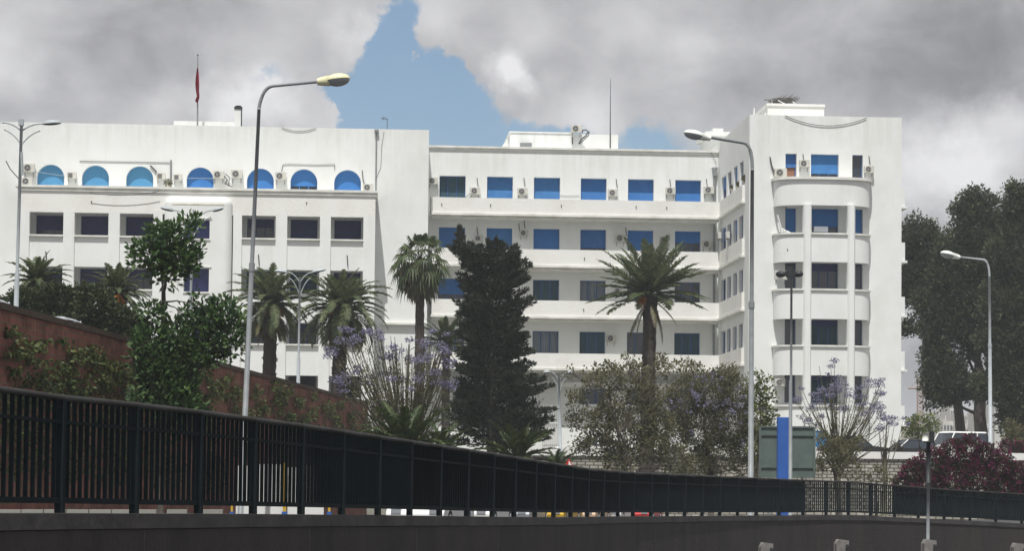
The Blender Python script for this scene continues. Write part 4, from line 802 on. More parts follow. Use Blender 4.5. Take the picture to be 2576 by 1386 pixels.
# ---------------------------------------------------------------- cars
def car(lab, loc, rz_, paint, L_=4.3, W=1.75, H=1.45, suv=False, hatch=True, name='parked_car', cat='car', grp='cars parked behind the fences and walls'):
    t = thing(name, lab, cat, loc, grp, rz_); g = MB(); hb = H*.56; x0, x1 = -L_/2, L_/2; wr = .36 if suv else .31
    lo = .28
    low = [(x0+.05, lo), (x1-.05, lo), (x1, lo+.2), (x1-.02, hb-.1), (x1-.12, hb), (x0+1.05, hb+.02), (x0+.25, hb-.08), (x0+.02, hb-.25), (x0, lo+.2)]
    g.prism(low, 1, -W/2, W/2); g.build('body', M[paint], t, bevel=.04, local=True)
    g = MB(); c0, c1 = x0+(1.25 if suv else 1.15), x1-(.06 if suv else .25); r0, r1 = c0+(.5 if suv else .75), c1-(.15 if suv else .6); wi = W/2-.06; wt = W/2-(.14 if suv else .22)
    def cab(z0, z1, f0, f1):
        a = [(lerp(c0, r0, f0), lerp(c1, r1, f0), lerp(wi, wt, f0), z0), (lerp(c0, r0, f1), lerp(c1, r1, f1), lerp(wi, wt, f1), z1)]
        v = []
        for (xa, xb, ww, z) in a: v.append([(xa, -ww, z), (xb, -ww, z), (xb, ww, z), (xa, ww, z)])
        return v
    v = cab(hb-.02, H-.07, 0, 1)
    for i in range(4): j = (i+1) % 4; g.quad(v[0][i], v[0][j], v[1][j], v[1][i])
    g.build('window_glass', M['glass'], t, local=True)
    g = MB(); w2 = cab(H-.075, H, 1, 1.05); k = .04
    top = [(r0-k, -wt-k, H-.08), (r1+k, -wt-k, H-.08), (r1+k, wt+k, H-.08), (r0-k, wt+k, H-.08)]; tp = [(r0+.1, -wt+.1, H), (r1-.1, -wt+.1, H), (r1-.1, wt-.1, H), (r0+.1, wt-.1, H)]
    g.quad(*top[::-1]); g.quad(*tp)
    for i in range(4): j = (i+1) % 4; g.quad(top[i], top[j], tp[j], tp[i])
    for s_ in (-1, 1):                             # pillars
        for q in (0, .38, .68, 1) if suv else (0, .5, 1):
            xb_, xt_ = lerp(c0, c1, q), lerp(r0, r1, q); g.tube([(xb_, s_*(wi+.005), hb-.02), (xt_, s_*(wt+.01), H-.06)], .045, 4)
    g.build('roof', M[paint], t, local=True)
    wm = MB(); wm.tube([(0, -.1, 0), (0, .1, 0)], wr, 20); rim = MB(); rim.tube([(0, -.112, 0), (0, .112, 0)], wr*.62, 12)
    first = None
    for xx in (x0+.8, x1-.8):
        for s_ in (-1, 1):
            if first is None:
                first = wm.build('wheel', M['tyre'], t, local=True); rr_ = rim.build('rim', M['silver'], first, local=True); w_ = first
            else:
                w_ = first.copy(); sc.collection.objects.link(w_); w_.parent = t; q = rr_.copy(); sc.collection.objects.link(q); q.parent = w_
            w_.location = (xx, s_*(W/2-.09), wr)
    for s_ in (-1, 1):
        g = MB(); g.box((x0-.012, s_*(W/2-.28)-.14, hb-.28), (x0+.1, s_*(W/2-.28)+.14, hb-.12)); g.build('headlight', M['diff'], t, local=True)
        g = MB(); g.box((x1-.1, s_*(W/2-.2)-.1, hb-.35), (x1+.012, s_*(W/2-.2)+.1, hb-.12)); g.build('tail_light', M['redp'], t, local=True)
        g = MB(); g.box((c0+.15, s_*(W/2+.09)-.09, hb), (c0+.27, s_*(W/2+.09)+.09, hb+.14)); g.build('wing_mirror', M['darkp'], t, local=True)
    return t
# van
def at(px, py, Y, z): q = P(px, py, Y); return (q.x, Y, z)
car('white off-road car parked behind the magenta bush below the big trees', at(2398, 1130, 141, 1.2), R(22), 'whitep', 4.5, 1.9, 1.95, suv=True)
car('dark car with sloping tail parked in front of the tower base', at(2150, 1120, 139, 1.22), R(172), 'darkp', 4.5, 1.8, 1.55)
car('dark green grey car parked between the tower and the white off-road car', at(2283, 1125, 140, 1.2), R(8), 'darkp', 4.2, 1.7, 1.45)
car('white car low behind the stone wall left of the billboard', at(1480, 1140, 142, 1.2), R(5), 'whitep', 4.3, 1.7, 1.45)
car('silver car with only its roof above the brick wall, at the far left edge', at(-50, 770, 57.5, 2.83), R(-98), 'silver', 4.3, 1.7, 1.45)
car('silver car with its rounded roof above the brick wall, below the dark bushes', at(140, 815, 65, 2.90), R(-98), 'silver', 4.2, 1.7, 1.42)
ang = math.atan2(2.85, .74)
for (px, Y, p_, lab) in ((1085, 66, 'whitep', 'white car glimpsed in the gap below the fence, leftmost of the row of cars'), (1200, 72, 'whitep', 'white car with a plate glimpsed in the gap below the fence'), (1300, 79, 'silver', 'silver car glimpsed in the gap below the middle of the fence'),
    (1385, 82, 'yellow', 'yellow taxi glimpsed in the gap below the fence'), (1465, 88, 'peach', 'peach coloured car glimpsed in the gap below the fence'), (1530, 96, 'whitep', 'cream white car glimpsed in the gap between the peach and the red cars'), (1605, 100, 'redp', 'red car glimpsed in the gap below the fence')):
    car(lab, at(px, 1285, Y, zs(Y)-.14), ang, p_, 4.1, 1.65, 1.42, grp='cars queuing on the street behind the fence')
# ---------------------------------------------------------------- plants
rnd = random.Random(11); DENS = 2.6
def rv(): 
    while True:
        v = Vector((rnd.uniform(-1, 1), rnd.uniform(-1, 1), rnd.uniform(-1, 1)))
        if .05 < v.length < 1: return v
def leafq(mb, c, d, n, l, w_, fold=.25):           # one leaf: two halves folded along the midrib
    d = d.normalized(); s = d.cross(n)
    if s.length < 1e-3: s = d.cross(Vector((.3, .5, .8)))
    s.normalize(); n = s.cross(d); m = c+d*l*.5+n*(w_*fold*-.4)
    mb.quad(c, m+s*w_*.5+n*w_*fold, c+d*l, m-s*w_*.5+n*w_*fold)
def cloud(mb, blobs_, Y, per, size, depth=.8, clump=0, elong=.55, down=0, shellb=.55, dY=0, spread=1.1):
    """leaves in clumps through blobs given as (picture x, y, radius) at depth Y; per = leaves per square metre of blob outline"""
    s = Y/F; per = per*DENS
    for bl in blobs_:
        px, py, r = bl[:3]; c0 = P(px, py, Y+dY); r *= s; n = int(per*math.pi*r*r*(bl[3] if len(bl) > 3 else 1)); k = max(1, n//(clump or 1))
        for i in range(k):
            v = rv(); v = v.normalized()*(shellb+(1-shellb)*rnd.random())**.6*(.35+.65*rnd.random()**.4)
            c = c0+Vector((v.x*r, v.y*r*depth, v.z*r))
            out = Vector((v.x, v.y, v.z+.35)).normalized()
            for j in range(clump or 1):
                d = (out+rv()*.95+Vector((0, 0, -down))).normalized(); nn = (rv()*1.0+Vector((0, -.35, .5))).normalized()
                q = c+rv()*size*(spread if clump else 0); l = size*rnd.uniform(.65, 1.25); leafq(mb, q, d, nn, l, l*elong)
def limb(mb, a, b, r0, r1, wob=.08, n=5, k=6):
    pts = [a]; L_ = (b-a).length
    for i in range(1, n): t = i/n; pts.append(lerp(a, b, t)+rv()*wob*L_*math.sin(math.pi*t))
    pts.append(b); mb.tube(pts, [lerp(r0, r1, i/n) for i in range(n+1)], k); return pts
def tree(name, lab, cat, Y, base, zb, trunk_r, forks, blobs_, lm, per, size, bark='bark', grp=None, limbs=True, **k):
    B = P(*base, Y); 
    if zb is not None: B.z = zb
    t = thing(name, lab, cat, B, grp); g = MB(); F0 = P(*forks[0], Y); pts = limb(g, B, F0, trunk_r, trunk_r*.7, .03, 5, 9); prev = F0
    for f in forks[1:]: q = P(*f, Y+rnd.uniform(-.4, .4)); limb(g, prev, q, trunk_r*.65, trunk_r*.35, .05); prev = q
    if limbs:
        for bl in blobs_:
            q = P(bl[0], bl[1], Y); st = min([F0]+[P(*f, Y) for f in forks[1:]]+pts, key=lambda p_: (p_-q).length+(0 if p_.z < q.z else .6))
            limb(g, st, q, trunk_r*.3, trunk_r*.08, .1); s = bl[2]*Y/F
            for _ in range(3): e = q+rv()*s*.8; limb(g, lerp(st, q, .7), e, trunk_r*.12, trunk_r*.04, .1, 3, 4)
    g.build('trunk', M[bark], t, smooth=True)
    g = MB(); cloud(g, blobs_, Y, per, size, **k); g.build('crown', M[lm], t); return t
def frond(mb, base, az, el, L_, droop, n=20, lw=.055, ll=.42, vee=.35, curl=0, st=.12, stem=None):
    p = Vector(base); seg = L_/n; pts = [p.copy()]; dirs = []
    for i in range(n):
        t = i/n; e = el-droop*(t**1.35); d = Vector((math.cos(az)*math.cos(e), math.sin(az)*math.cos(e), math.sin(e))); p = p+d*seg; pts.append(p.copy()); dirs.append(d)
    (stem or mb).tube(pts, [max(.006, .03*(1-i/(n+1))) for i in range(n+1)], 3, cap=False)
    for i in range(n):
        t = (i+.5)/n
        if t < st: continue
        d = dirs[i]; side = Vector((-math.sin(az), math.cos(az), 0)); up = side.cross(d)*-1
        if up.z < 0: up = -up
        ln = ll*L_*.42*(math.sin(math.pi*min(1, (t*.93+.10)))**.55)
        for s_ in (-1, 1):
            for h in (.25, .75):
                b = lerp(pts[i], pts[i+1], h); q = (side*s_*.85+d*.75+up*vee*rnd.uniform(.4, 1.2)+Vector((0, 0, -.22*rnd.random()))).normalized(); w_ = d*lw*.5
                m = b+q*ln*.55+Vector((0, 0, .0)); e = b+q*ln*rnd.uniform(.85, 1.05)+Vector((0, 0, -ln*.16)); mb.quad(b-w_, b+w_, m+w_*.9, e, m-w_*.9)
def palm(lab, Y, ctr, basepx, zb, rpx, nf, tr, skirt=.5, fruit=0, fm='frond', elmin=-35, elmax=82, droop=1.2, name='date_palm', lwm=1.0, grp='feathery palms around the building', seed=0):
    global rnd
    rnd = random.Random(100+seed); C_ = P(*ctr, Y); B = P(*basepx, Y); B.z = zb; t = thing(name, lab, 'palm tree', B, grp); s = Y/F; L_ = rpx*s*1.12
    g = MB(); n = 26; pts = []; rr_ = []
    for i in range(n+1): q = lerp(B, C_, i/n)+rv()*.02; pts.append(q); rr_.append(tr*(1.15-.25*i/n)*(1+.09*(i % 2))+(tr*.2*max(0, (i/n-.8)*5)))
    g.tube(pts, rr_, 10)
    for i in range(70):                            # old frond stubs
        h = rnd.uniform(.35, 1); q = lerp(B, C_, h); a = rnd.uniform(0, 6.28); o = Vector((math.cos(a), math.sin(a), 0)); g.tube([q+o*tr*.8, q+o*(tr*1.35)+Vector((0, 0, .14))], [.05, .02], 4)
    g.build('trunk', M['palmbark'], t, smooth=False)
    g = MB(); 
    for i in range(nf):
        u = (i+.5)/nf; el = R(lerp(elmax, elmin, u**.8)+rnd.uniform(-6, 6)); az = i*2.399+rnd.uniform(-.2, .2)
        frond(g, C_+Vector((0, 0, .1*(1-u))), az, el, L_*rnd.uniform(.85, 1.06)*(1 if u > .12 else .82), droop*rnd.uniform(.75, 1.15)*(.55+.6*u), n=20, lw=.07*lwm*L_/2.5, vee=.45)
    g.build('crown', M[fm], t)
    if skirt:
        g = MB()
        for i in range(int(nf*skirt)):
            az = i*2.399; frond(g, C_-Vector((0, 0, .2)), az, R(rnd.uniform(-30, -62)), L_*rnd.uniform(.5, .8), R(35), n=14, lw=.06*L_/2.5, ll=.3, vee=-.1)
        g.build('dead_fronds', M['dead'], t)
    for i in range(fruit):
        az = rnd.uniform(0, 6.28) if i > 2 else (-2.4, -1.3, -.5)[i]; q = C_+Vector((math.cos(az)*tr*1.7, math.sin(az)*tr*1.7, -.15)); g = MB()
        for _ in range(60): e = q+Vector((rnd.gauss(0, .13), rnd.gauss(0, .13), -abs(rnd.gauss(.22, .16)))); g.tube([q+Vector((0, 0, .1)), lerp(q, e, .6), e], [.012, .02, .028], 4)
        g.build('fruit_cluster', M['fruit'], t)
    return t
def fanpalm(lab, Y, ctr, basepx, zb, rpx, tr):
    C_ = P(*ctr, Y); B = P(*basepx, Y); B.z = zb; t = thing('fan_palm', lab, 'palm tree', B); s = Y/F; Rr = rpx*s
    g = MB(); n = 30; g.tube([lerp(B, C_, i/n)+rv()*.02 for i in range(n+1)], [tr*(1.1-.3*i/n)*(1+.08*(i % 2)) for i in range(n+1)], 10); g.build('trunk', M['palmbark'], t)
    def fan(mb, hub, d, rad, droopy, nb=18):
        d = d.normalized(); side = d.cross(Vector((0, 0, 1)))
        if side.length < .1: side = Vector((1, 0, 0))
        side.normalize(); up = side.cross(d)
        for k in range(nb):
            a0 = lerp(-1.9, 1.9, k/nb); a1 = lerp(-1.9, 1.9, (k+1)/nb); am = (a0+a1)/2; r_ = rad*(1-.12*abs(am))*rnd.uniform(.9, 1.05)
            def pt(a, r, dz=0): return hub+d*math.cos(a)*r+side*math.sin(a)*r+up*(-.12*abs(math.sin(a))*r)+Vector((0, 0, -droopy*(r/rad)**2*rad-dz))
            mb.quad(hub, pt(a0, r_*.55), pt(am, r_, droopy*rad*.35), pt(a1, r_*.55))
    g = MB(); 
    for i in range(40):
        u = (i+.5)/40; el = R(lerp(84, -48, u**.95)); az = i*2.399; d = Vector((math.cos(az)*math.cos(el), math.sin(az)*math.cos(el), math.sin(el))); hub = C_+d*Rr*rnd.uniform(.52, .68)+Vector((0, 0, -.05*u)); g.tube([C_, lerp(C_, hub, .5)+Vector((0, 0, .05)), hub], .02, 4, cap=False)
        fan(g, hub, d+Vector((0, 0, -.2))+rv()*.2, Rr*rnd.uniform(.40, .52), .35+.6*u, 14)
    g.build('crown', M['frondg'], t)
    g = MB()
    for i in range(90):
        az = i*2.399; h = rnd.uniform(0, 1); d = Vector((math.cos(az)*.35, math.sin(az)*.35, -1)).normalized(); hub = C_+Vector((0, 0, -.2-h*1.3))+Vector((math.cos(az), math.sin(az), 0))*lerp(Rr*.62, tr, h**.6)*rnd.uniform(.7, 1); fan(g, hub, d+rv()*.2, Rr*rnd.uniform(.4, .65), .3, 7)
    g.build('dead_fronds', M['dead'], t); return t
palm('feathery palm at the far left edge rising above the dark bushes', 95, (93,715), (93,900), 2.8, 92, 50, .4, .3, 0, seed=1, droop=1.35, lwm=1.2)
palm('palm with reddish brown heart behind the brick wall, between the bushes and the leafy tree', 92, (293,738), (293,900), 2.8, 88, 50, .35, .6, 2, seed=2, droop=1.35, lwm=1.2)
palm('date palm with orange fruit left of the middle lamp post', 125, (684,768), (672,980), 2.6, 122, 60, .34, .8, 4, seed=3, droop=1.5, elmin=-20, lwm=.9)
palm('date palm with orange fruit right of the middle lamp post', 124, (858,778), (850,990), 2.4, 132, 64, .36, 1.1, 4, seed=4, droop=1.65, elmin=-28, lwm=.85)
palm('small green palm in the corner behind the fan palm and the conifer', 152, (1122,868), (1122,1000), 1.8, 85, 34, .25, .1, 0, 'frondg', seed=5, elmin=0, droop=.9)
palm('tall date palm with a thick dark trunk standing alone before the right wing', 132, (1636,742), (1626,1200), .2, 146, 60, .38, .12, 1, seed=6, elmin=-8, elmax=86, droop=.42, lwm=.9)
palm('low palm with arching fronds just above the fence left of the conifer', 78, (1015,1150), (1015,1270), -1.6, 165, 30, .22, .1, 0, 'frondg', seed=7, elmin=5, droop=1.15, lwm=1.15)
palm('low palm with arching fronds just above the fence in front of the conifer', 92, (1300,1170), (1300,1260), -1.6, 125, 30, .22, .1, 0, 'frondg', seed=8, elmin=5, droop=1.1, lwm=1.15)
palm('low yellowish palm whose fronds spread above the triangular road sign', 88, (1400,1190), (1400,1260), -1.6, 72, 20, .2, 0, 0, 'frondg', seed=9, elmin=5, droop=1.2, lwm=1.15)
palm('low palm with upright fronds behind the fence below the purple tree', 90, (1110,1145), (1110,1260), -1.6, 100, 22, .2, .1, 0, 'frondg', seed=10, elmin=5, droop=1.2, lwm=1.1)
rnd = random.Random(5)
fanpalm('tall fan palm with a shaggy skirt of dry leaves where the two wings meet', 142, (1057,655), (1055,1000), 2.0, 84, .30)
tree('leafy_tree', 'bright green broad leaved tree growing in front of the brick wall', 'tree', 66, (405,1180), -1.5, .10, [(408,900),(412,760),(418,690)],
     [(430,598,38,1),(372,632,40,1),(478,572,24,1),(400,578,20,.8),(455,650,46,1),(486,640,24,1),(420,690,36,.9),(345,628,18,.8),(350,655,16,.7),(395,668,30,1),(480,665,22,.9),(405,590,26,1),(460,790,20,.5),(505,760,24,.45),(490,810,30,.5),(380,785,26,.7),
      (380,860,46,1),(440,850,50,1),(500,815,34,.8),(560,785,40,1),(575,845,32,.9),(535,870,40,.8),(400,930,62,1),(460,900,50,1),(430,1000,75,1),(370,1000,40,1),(520,790,30,.8),(395,790,24,.7),(570,890,24,.7),(590,815,24,.8),(535,800,30,.8),(600,870,18,.7),(360,900,34,1),(500,900,44,1),(440,960,60,1.2),(460,1040,60,1.2),(545,850,36,.8)], 'l_ficus', 200, .20, elong=.5, clump=5, depth=.8)
tree('hedge_tree', 'dense dark green bushes behind the brick wall at the far left', 'bush', 88, (100,900), 2.8, .2, [(110,820)],
     [(25,790,45),(60,765,45),(120,760,46),(110,800,50),(180,762,42),(190,800,55),(12,775,22),(150,740,24)], 'l_dark', 420, .16, clump=6)
tree('hedge_tree', 'dense dark green bush behind the wall between two palms, above the rounded car roof', 'bush', 84, (260,900), 2.8, .2, [(260,830)],
     [(240,770,55),(290,815,50),(250,830,50),(335,830,38),(345,860,28),(218,735,22),(300,860,40),(330,800,24)], 'l_dark', 420, .16, clump=6)
# conifer: whorls of branches whose reach follows the ragged outline
LP = [(590,1165),(624,1126),(644,1140),(668,1160),(698,1155),(746,1162),(776,1155),(815,1155),(844,1160),(917,1145),(971,1126),(1015,1100),(1064,1106),(1120,1110)]
RP = [(600,1255),(634,1296),(658,1316),(683,1338),(710,1322),(737,1321),(766,1348),(805,1332),(820,1308),(873,1338),(908,1342),(942,1370),(966,1376),(1015,1384),(1050,1389),(1120,1380)]
def prof_(tb, y):
    for (y0, x0), (y1, x1) in zip(tb, tb[1:]):
        if y0 <= y <= y1: return lerp(x0, x1, (y-y0)/(y1-y0))
    return tb[-1][1]
Y = 112; S_ = Y/F; rnd = random.Random(51); B = P(1238, 1240, Y); B.z = -1.8; t = thing('conifer', 'tall dark ragged conifer in front of the corner where the wings meet', 'tree', B)
g = MB(); TR = [B, P(1238, 1100, Y), P(1236, 900, Y), P(1233, 760, Y), P(1232, 622, Y)]; g.tube(TR, [.30, .25, .19, .12, .03], 8); g.tube([P(1228, 700, Y), P(1195, 655, Y), P(1165, 618, Y), P(1155, 582, Y)], [.1, .07, .04, .015], 6); W = MB()
def spray(mb, p0, p1, rr_, n, up):                # foliage along one branch, thick near the middle, pointed at the tip
    L_ = (p1-p0).length; bow_ = Vector((0, 0, up))
    for _ in range(n):
        u = rnd.random()**.8; c = lerp(p0, p1, u)+bow_*(u*u-.55*u); r_ = rr_*(1.05-u)**.55*(.5+.5*min(1, u*4)); v = rv(); d_ = ((p1-p0).normalized()*.8+v*.8+Vector((0, 0, .35))).normalized(); l = .21*rnd.uniform(.7, 1.25); leafq(mb, c+Vector((v.x, v.y, v.z*.7))*r_, d_, rv()+Vector((0, -.3, .4)), l, l*.34)
y = 628.0; k = 0
while y < 1115:
    for rep in range(4):
        az = rnd.choice((0, math.pi))+rnd.uniform(-1.15, 1.15) if rep < 2 else rnd.uniform(0, 6.28); rt = math.cos(az) > 0; cx = 1236; yy = y+rnd.uniform(-8, 8)
        reach = abs((prof_(RP, yy) if rt else prof_(LP, yy))-cx)*S_*rnd.uniform(.5, 1.08) if rep < 2 else rnd.uniform(35, 95)*S_; droop = rnd.uniform(-2, 26)*S_
        p0 = P(cx, yy+12, Y); p1 = Vector((p0.x+math.copysign(reach, math.cos(az)), Y+math.sin(az)*reach*.9, P(cx, yy, Y).z+rnd.uniform(-.15, .25)-.0)); g.tube([p0, lerp(p0, p1, .5)-Vector((0, 0, .1)), p1], [.05, .03, .01], 4)
        spray(W, p0, p1, .28+.07*rnd.random(), int(55+115*reach), rnd.uniform(.15, .5))
        if rnd.random() < .7: q = lerp(p0, p1, rnd.uniform(.45, .7)); spray(W, q, q+Vector((math.copysign(rnd.uniform(.2, .5), p1.x-p0.x), rnd.uniform(-.4, .4), rnd.uniform(.1, .45))), .16, 60, .1)
    y += 8.5
for (x0, y0, x1, y1) in ((1205,675,1130,625),(1200,660,1150,590),(1165,620,1156,575),(1175,640,1210,622),(1232,650,1228,607),(1240,650,1262,612),(1240,668,1302,630),(1245,690,1322,655),(1236,660,1200,640),(1180,640,1145,612),(1238,640,1248,605)):
    spray(W, P(x0, y0, Y), P(x1, y1, Y), .22, 190, .1)
cloud(W, [(bx_, by_, 30) for bx_, by_ in ((1238,680),(1215,700),(1262,705),(1238,740),(1205,760),(1270,760),(1236,800),(1200,820),(1275,820),(1236,860),(1195,880),(1280,880),(1236,920),(1190,930),(1290,935),(1236,980),(1180,990),(1300,990),(1330,960),(1236,1040),(1180,1050),(1300,1050),(1340,1030),(1236,1090),(1160,1090),(1310,1090),(1345,1080),(1130,1060))], Y, 75, .18, clump=16, elong=.34, spread=1.4, shellb=.3)
g.build('trunk', M['barkd'], t, smooth=True); W.build('crown', M['l_con'], t)
# trees of the right-hand garden
tree('shrubby_tree', 'sparse yellow green tree with thin bare branches, first garden tree right of the conifer', 'tree', 112, (1590,1260), -1.9, .13, [(1560,1120),(1540,1040),(1530,985)],
     [(1450,1010,32,.5),(1490,965,28,.6),(1540,950,34,.6),(1480,1060,34,.6),(1540,1020,40,.6),(1600,980,40,.7),(1560,1090,50,.6),(1500,1120,36,.7),(1610,1050,44,.8),(1630,1120,50,.8),(1700,1160,50,.6),(1430,940,14,.5),(1600,925,20,.5),(1660,915,22,.6),(1440,1060,20,.6),(1580,905,14,.4),(1455,1120,26,.6),(1560,1160,50,.8),(1640,1000,36,.7),(1520,1060,40,.6),(1660,1070,46,.8)], 'l_jac', 220, .17, clump=6, elong=.5, spread=1.5)
T2 = tree('shrubby_tree', 'dense grey green tree with violet tufts in front of the balcony corner', 'tree', 116, (1790,1260), -1.9, .16, [(1780,1130),(1770,1040),(1775,985)],
     [(1720,1000,55,.9),(1790,985,60,.9),(1850,990,55,.9),(1760,1070,66,1),(1840,1070,66,1),(1700,1090,55,.9),(1900,1060,45,.8),(1880,1120,50,.9),(1810,1140,60,.9),(1740,940,24,.6),(1830,945,24,.6),(1680,1020,36,.8),(1760,1170,50,.9),(1880,1180,40,.9),(1730,915,14,.5),(1900,1000,30,.6),(1810,935,20,.5)], 'l_jac', 280, .15, clump=9, elong=.42, spread=1.6)
tree('leafy_sapling', 'thin tree with large pale leaves right of the lamp post by the tower edge', 'tree', 108, (1905,1260), -1.9, .07, [(1908,1100),(1912,1000)],
     [(1905,945,14,.9),(1925,960,15,.9),(1915,985,20,.8),(1895,970,12,.7),(1935,1000,20,.8),(1915,1030,22,.9),(1940,1045,18,.8),(1920,1080,24,.9),(1900,1130,26,.8)], 'l_yel', 110, .20, clump=3, elong=.5)
g = MB(); cloud(g, [(1720,1000,40,.5),(1790,985,50,.5),(1850,1000,46,.5),(1900,1050,36,.4),(1760,960,24,.4),(1680,1010,30,.4),(1840,1090,40,.25),(1720,1110,30,.25)], 115.2, 60, .11, clump=14, spread=1.6, elong=.7, shellb=.8); g.build('blossom', M['purple'], T2)
def garden_fruit(lab, Y, spots, lm, per, size, base, zb):
    tree('climbing_shrub', lab, 'shrub', Y, base, zb, .05, [((base[0]+spots[0][0])/2, (base[1]+spots[0][1])/2)], spots, lm, per, size, clump=3, elong=.6)
garden_fruit('row of loose leafy shoots rising in front of the lowest balcony parapet', 108, [(1500,930,12),(1530,925,14),(1560,932,12),(1585,925,12),(1610,930,12),(1660,905,12),(1672,930,14),(1700,915,12),(1715,930,10),(1745,925,12),(1760,930,12),(1840,930,12),(1640,935,12),(1470,935,8)], 'l_jac', 130, .17, (1620,1250), -1.9)
def jacaranda(lab, Y, base, zb, fan_, n, tips, tuft, seed, green):
    global rnd
    rnd = random.Random(seed); B = P(*base, Y); B.z = zb; t = thing('jacaranda', lab, 'tree', B, 'purple flowering trees'); g = MB(); K = P(base[0], fan_, Y); limb(g, B, K, .16, .12, .03, 4, 8); S = MB(); Fm = MB(); Gm = MB()
    for i in range(n):
        tx, ty = tips[i % len(tips)]; tx += rnd.gauss(0, 14); ty += rnd.gauss(0, 14); e = P(tx, ty, Y+rnd.uniform(-1.6, 1.6)); a = lerp(B, K, rnd.uniform(.5, 1)); m = lerp(a, e, .45)+Vector(((e.x-a.x)*.16, 0, -.15)); g.tube(arc(a, m, e, 6), [lerp(.035, .010, k/6) for k in range(7)], 4)
        if rnd.random() < tuft:
            rr_ = rnd.uniform(.14, .34)
            for _ in range(int(60*rr_/.25)): v = rv(); leafq(Fm, e+Vector((v.x*rr_*1.3, v.y*rr_, v.z*rr_*.6)), rv(), rv(), .10, .07)
        for _ in range(green):
            q = lerp(a, e, rnd.uniform(.2, .9))+rv()*.25
            for _ in range(4): leafq(Gm, q+rv()*.1, rv(), rv()*.6+Vector((0, 0, 1)), .16, .05)
    g.build('trunk', M['stemm'], t, smooth=True); Fm.build('blossom', M['purple'], t); Gm.build('foliage', M['l_jac'], t); return t
tp = [(870,830),(900,860),(940,835),(985,860),(1030,850),(1075,880),(1110,900),(960,900),(1010,880),(1050,915),(1095,940),(850,890),(900,930),(1120,860),(1130,920),(1140,960),(940,960),(860,950),(1000,960),(1060,960),(1030,900),(980,890),(920,900),(1100,840)]
jacaranda('purple flowering tree with many thin upright stems between the palms and the conifer', 96, (1020,1240), -1.8, 1080, 140, tp, .5, 21, 9)
tp = [(2025,1000),(2055,985),(2100,945),(2095,915),(2110,960),(2150,980),(2175,990),(2210,1000),(2030,1030),(2075,1030),(2215,985),(2170,1020),(2130,1010),(2190,960),(2050,1060),(2235,1070),(2200,1040)]
jacaranda('purple flowering tree with bare fanning stems right of the billboard, before the tower base', 118, (2108,1240), -1.9, 1110, 70, tp, .7, 22, 5)
tp = [(2225,1055),(2240,1062),(2215,1065),(2250,1065),(2232,1075)]
jacaranda('small purple flowering sapling near the right edge of the tower base', 126, (2226,1230), -1.9, 1130, 9, tp, 1, 23, 0)
rnd = random.Random(31)
tree('green_shrub', 'low green shrub beneath the fanning purple tree, right of the billboard', 'shrub', 116, (2115,1240), -1.9, .12, [(2100,1190)], [(2080,1160,32),(2110,1130,34),(2150,1120,26,.7),(2130,1170,40),(2075,1110,22,.8),(2060,1180,20)], 'l_jac', 150, .14, clump=5)
tree('green_shrub', 'light yellow green bush between the tower and the off-road car', 'shrub', 160, (2300,1150), 1.2, .12, [(2300,1110)], [(2285,1075,22),(2310,1065,24),(2340,1058,16),(2350,1075,16),(2300,1098,24),(2330,1090,20)], 'l_bush', 95, .2, clump=4)
tree('green_shrub', 'small brownish bush at the right corner of the tower base', 'shrub', 137, (2258,1145), 1.2, .05, [(2258,1130)], [(2254,1120,12),(2262,1128,12)], 'l_bou', 160, .13, clump=4)
tree('green_shrub', 'small green bush at the foot of the stone wall', 'shrub', 120, (2205,1240), -1.9, .08, [(2205,1215)], [(2205,1195,26),(2235,1210,18),(2170,1200,20)], 'l_jac', 120, .13, clump=5)
def bougain(lab, Y, base, zb, bl, n1=320):
    t = tree('bougainvillea', lab, 'shrub', Y, base, zb, .1, [(base[0], base[1]-30)], bl, 'l_bou', n1, .12, clump=6, grp='magenta flowering shrubs')
    g = MB(); cloud(g, [(b[0], b[1], b[2]*1.04) for b in bl], Y, n1*.6, .10, clump=14, elong=.8, shellb=.8); g.build('blossom', M['magenta'], t)
bougain('large dark magenta flowering bush over the stone wall above the right end of the fence', 102, (2420,1300), -1.9, [(2300,1190,36),(2345,1165,42),(2395,1140,38),(2440,1125,34),(2480,1150,38),(2520,1175,40),(2560,1200,40),(2400,1200,50),(2460,1200,55),(2330,1215,40),(2600,1220,40),(2530,1225,40),(2270,1215,24)])
bougain('small magenta flowering bush at the right edge beneath the big trees', 138, (2545,1160), 1.2, [(2530,1125,20),(2560,1130,22),(2580,1140,20)])
EU = 'eucalyptus trees beyond the tower'
def ragged(bl, n=70):
    out = list(bl)
    for _ in range(n): b = rnd.choice(bl); a = rnd.uniform(-.6, 3.7); q = b[2]*rnd.uniform(.85, 1.15); out.append((b[0]+math.cos(a)*q, b[1]-math.sin(a)*q, rnd.uniform(7, 15), 1.2))
    return out
rnd = random.Random(41)
tree('eucalyptus', 'large dark tree with a rounded crown directly right of the tower', 'tree', 188, (2420,1190), 1.2, .5, [(2410,980),(2380,860),(2345,760)],
     ragged([(2310,588,32),(2335,600,32),(2290,625,28),(2355,640,40),(2315,655,40),(2300,700,36),(2350,700,44),(2290,745,26),(2330,745,30),(2280,830,14,.8),(2380,750,34),(2395,700,34),(2278,700,16)]), 'l_euc', 160, .34, clump=26, elong=.38, down=.2, shellb=.4, spread=1.9, grp=EU)
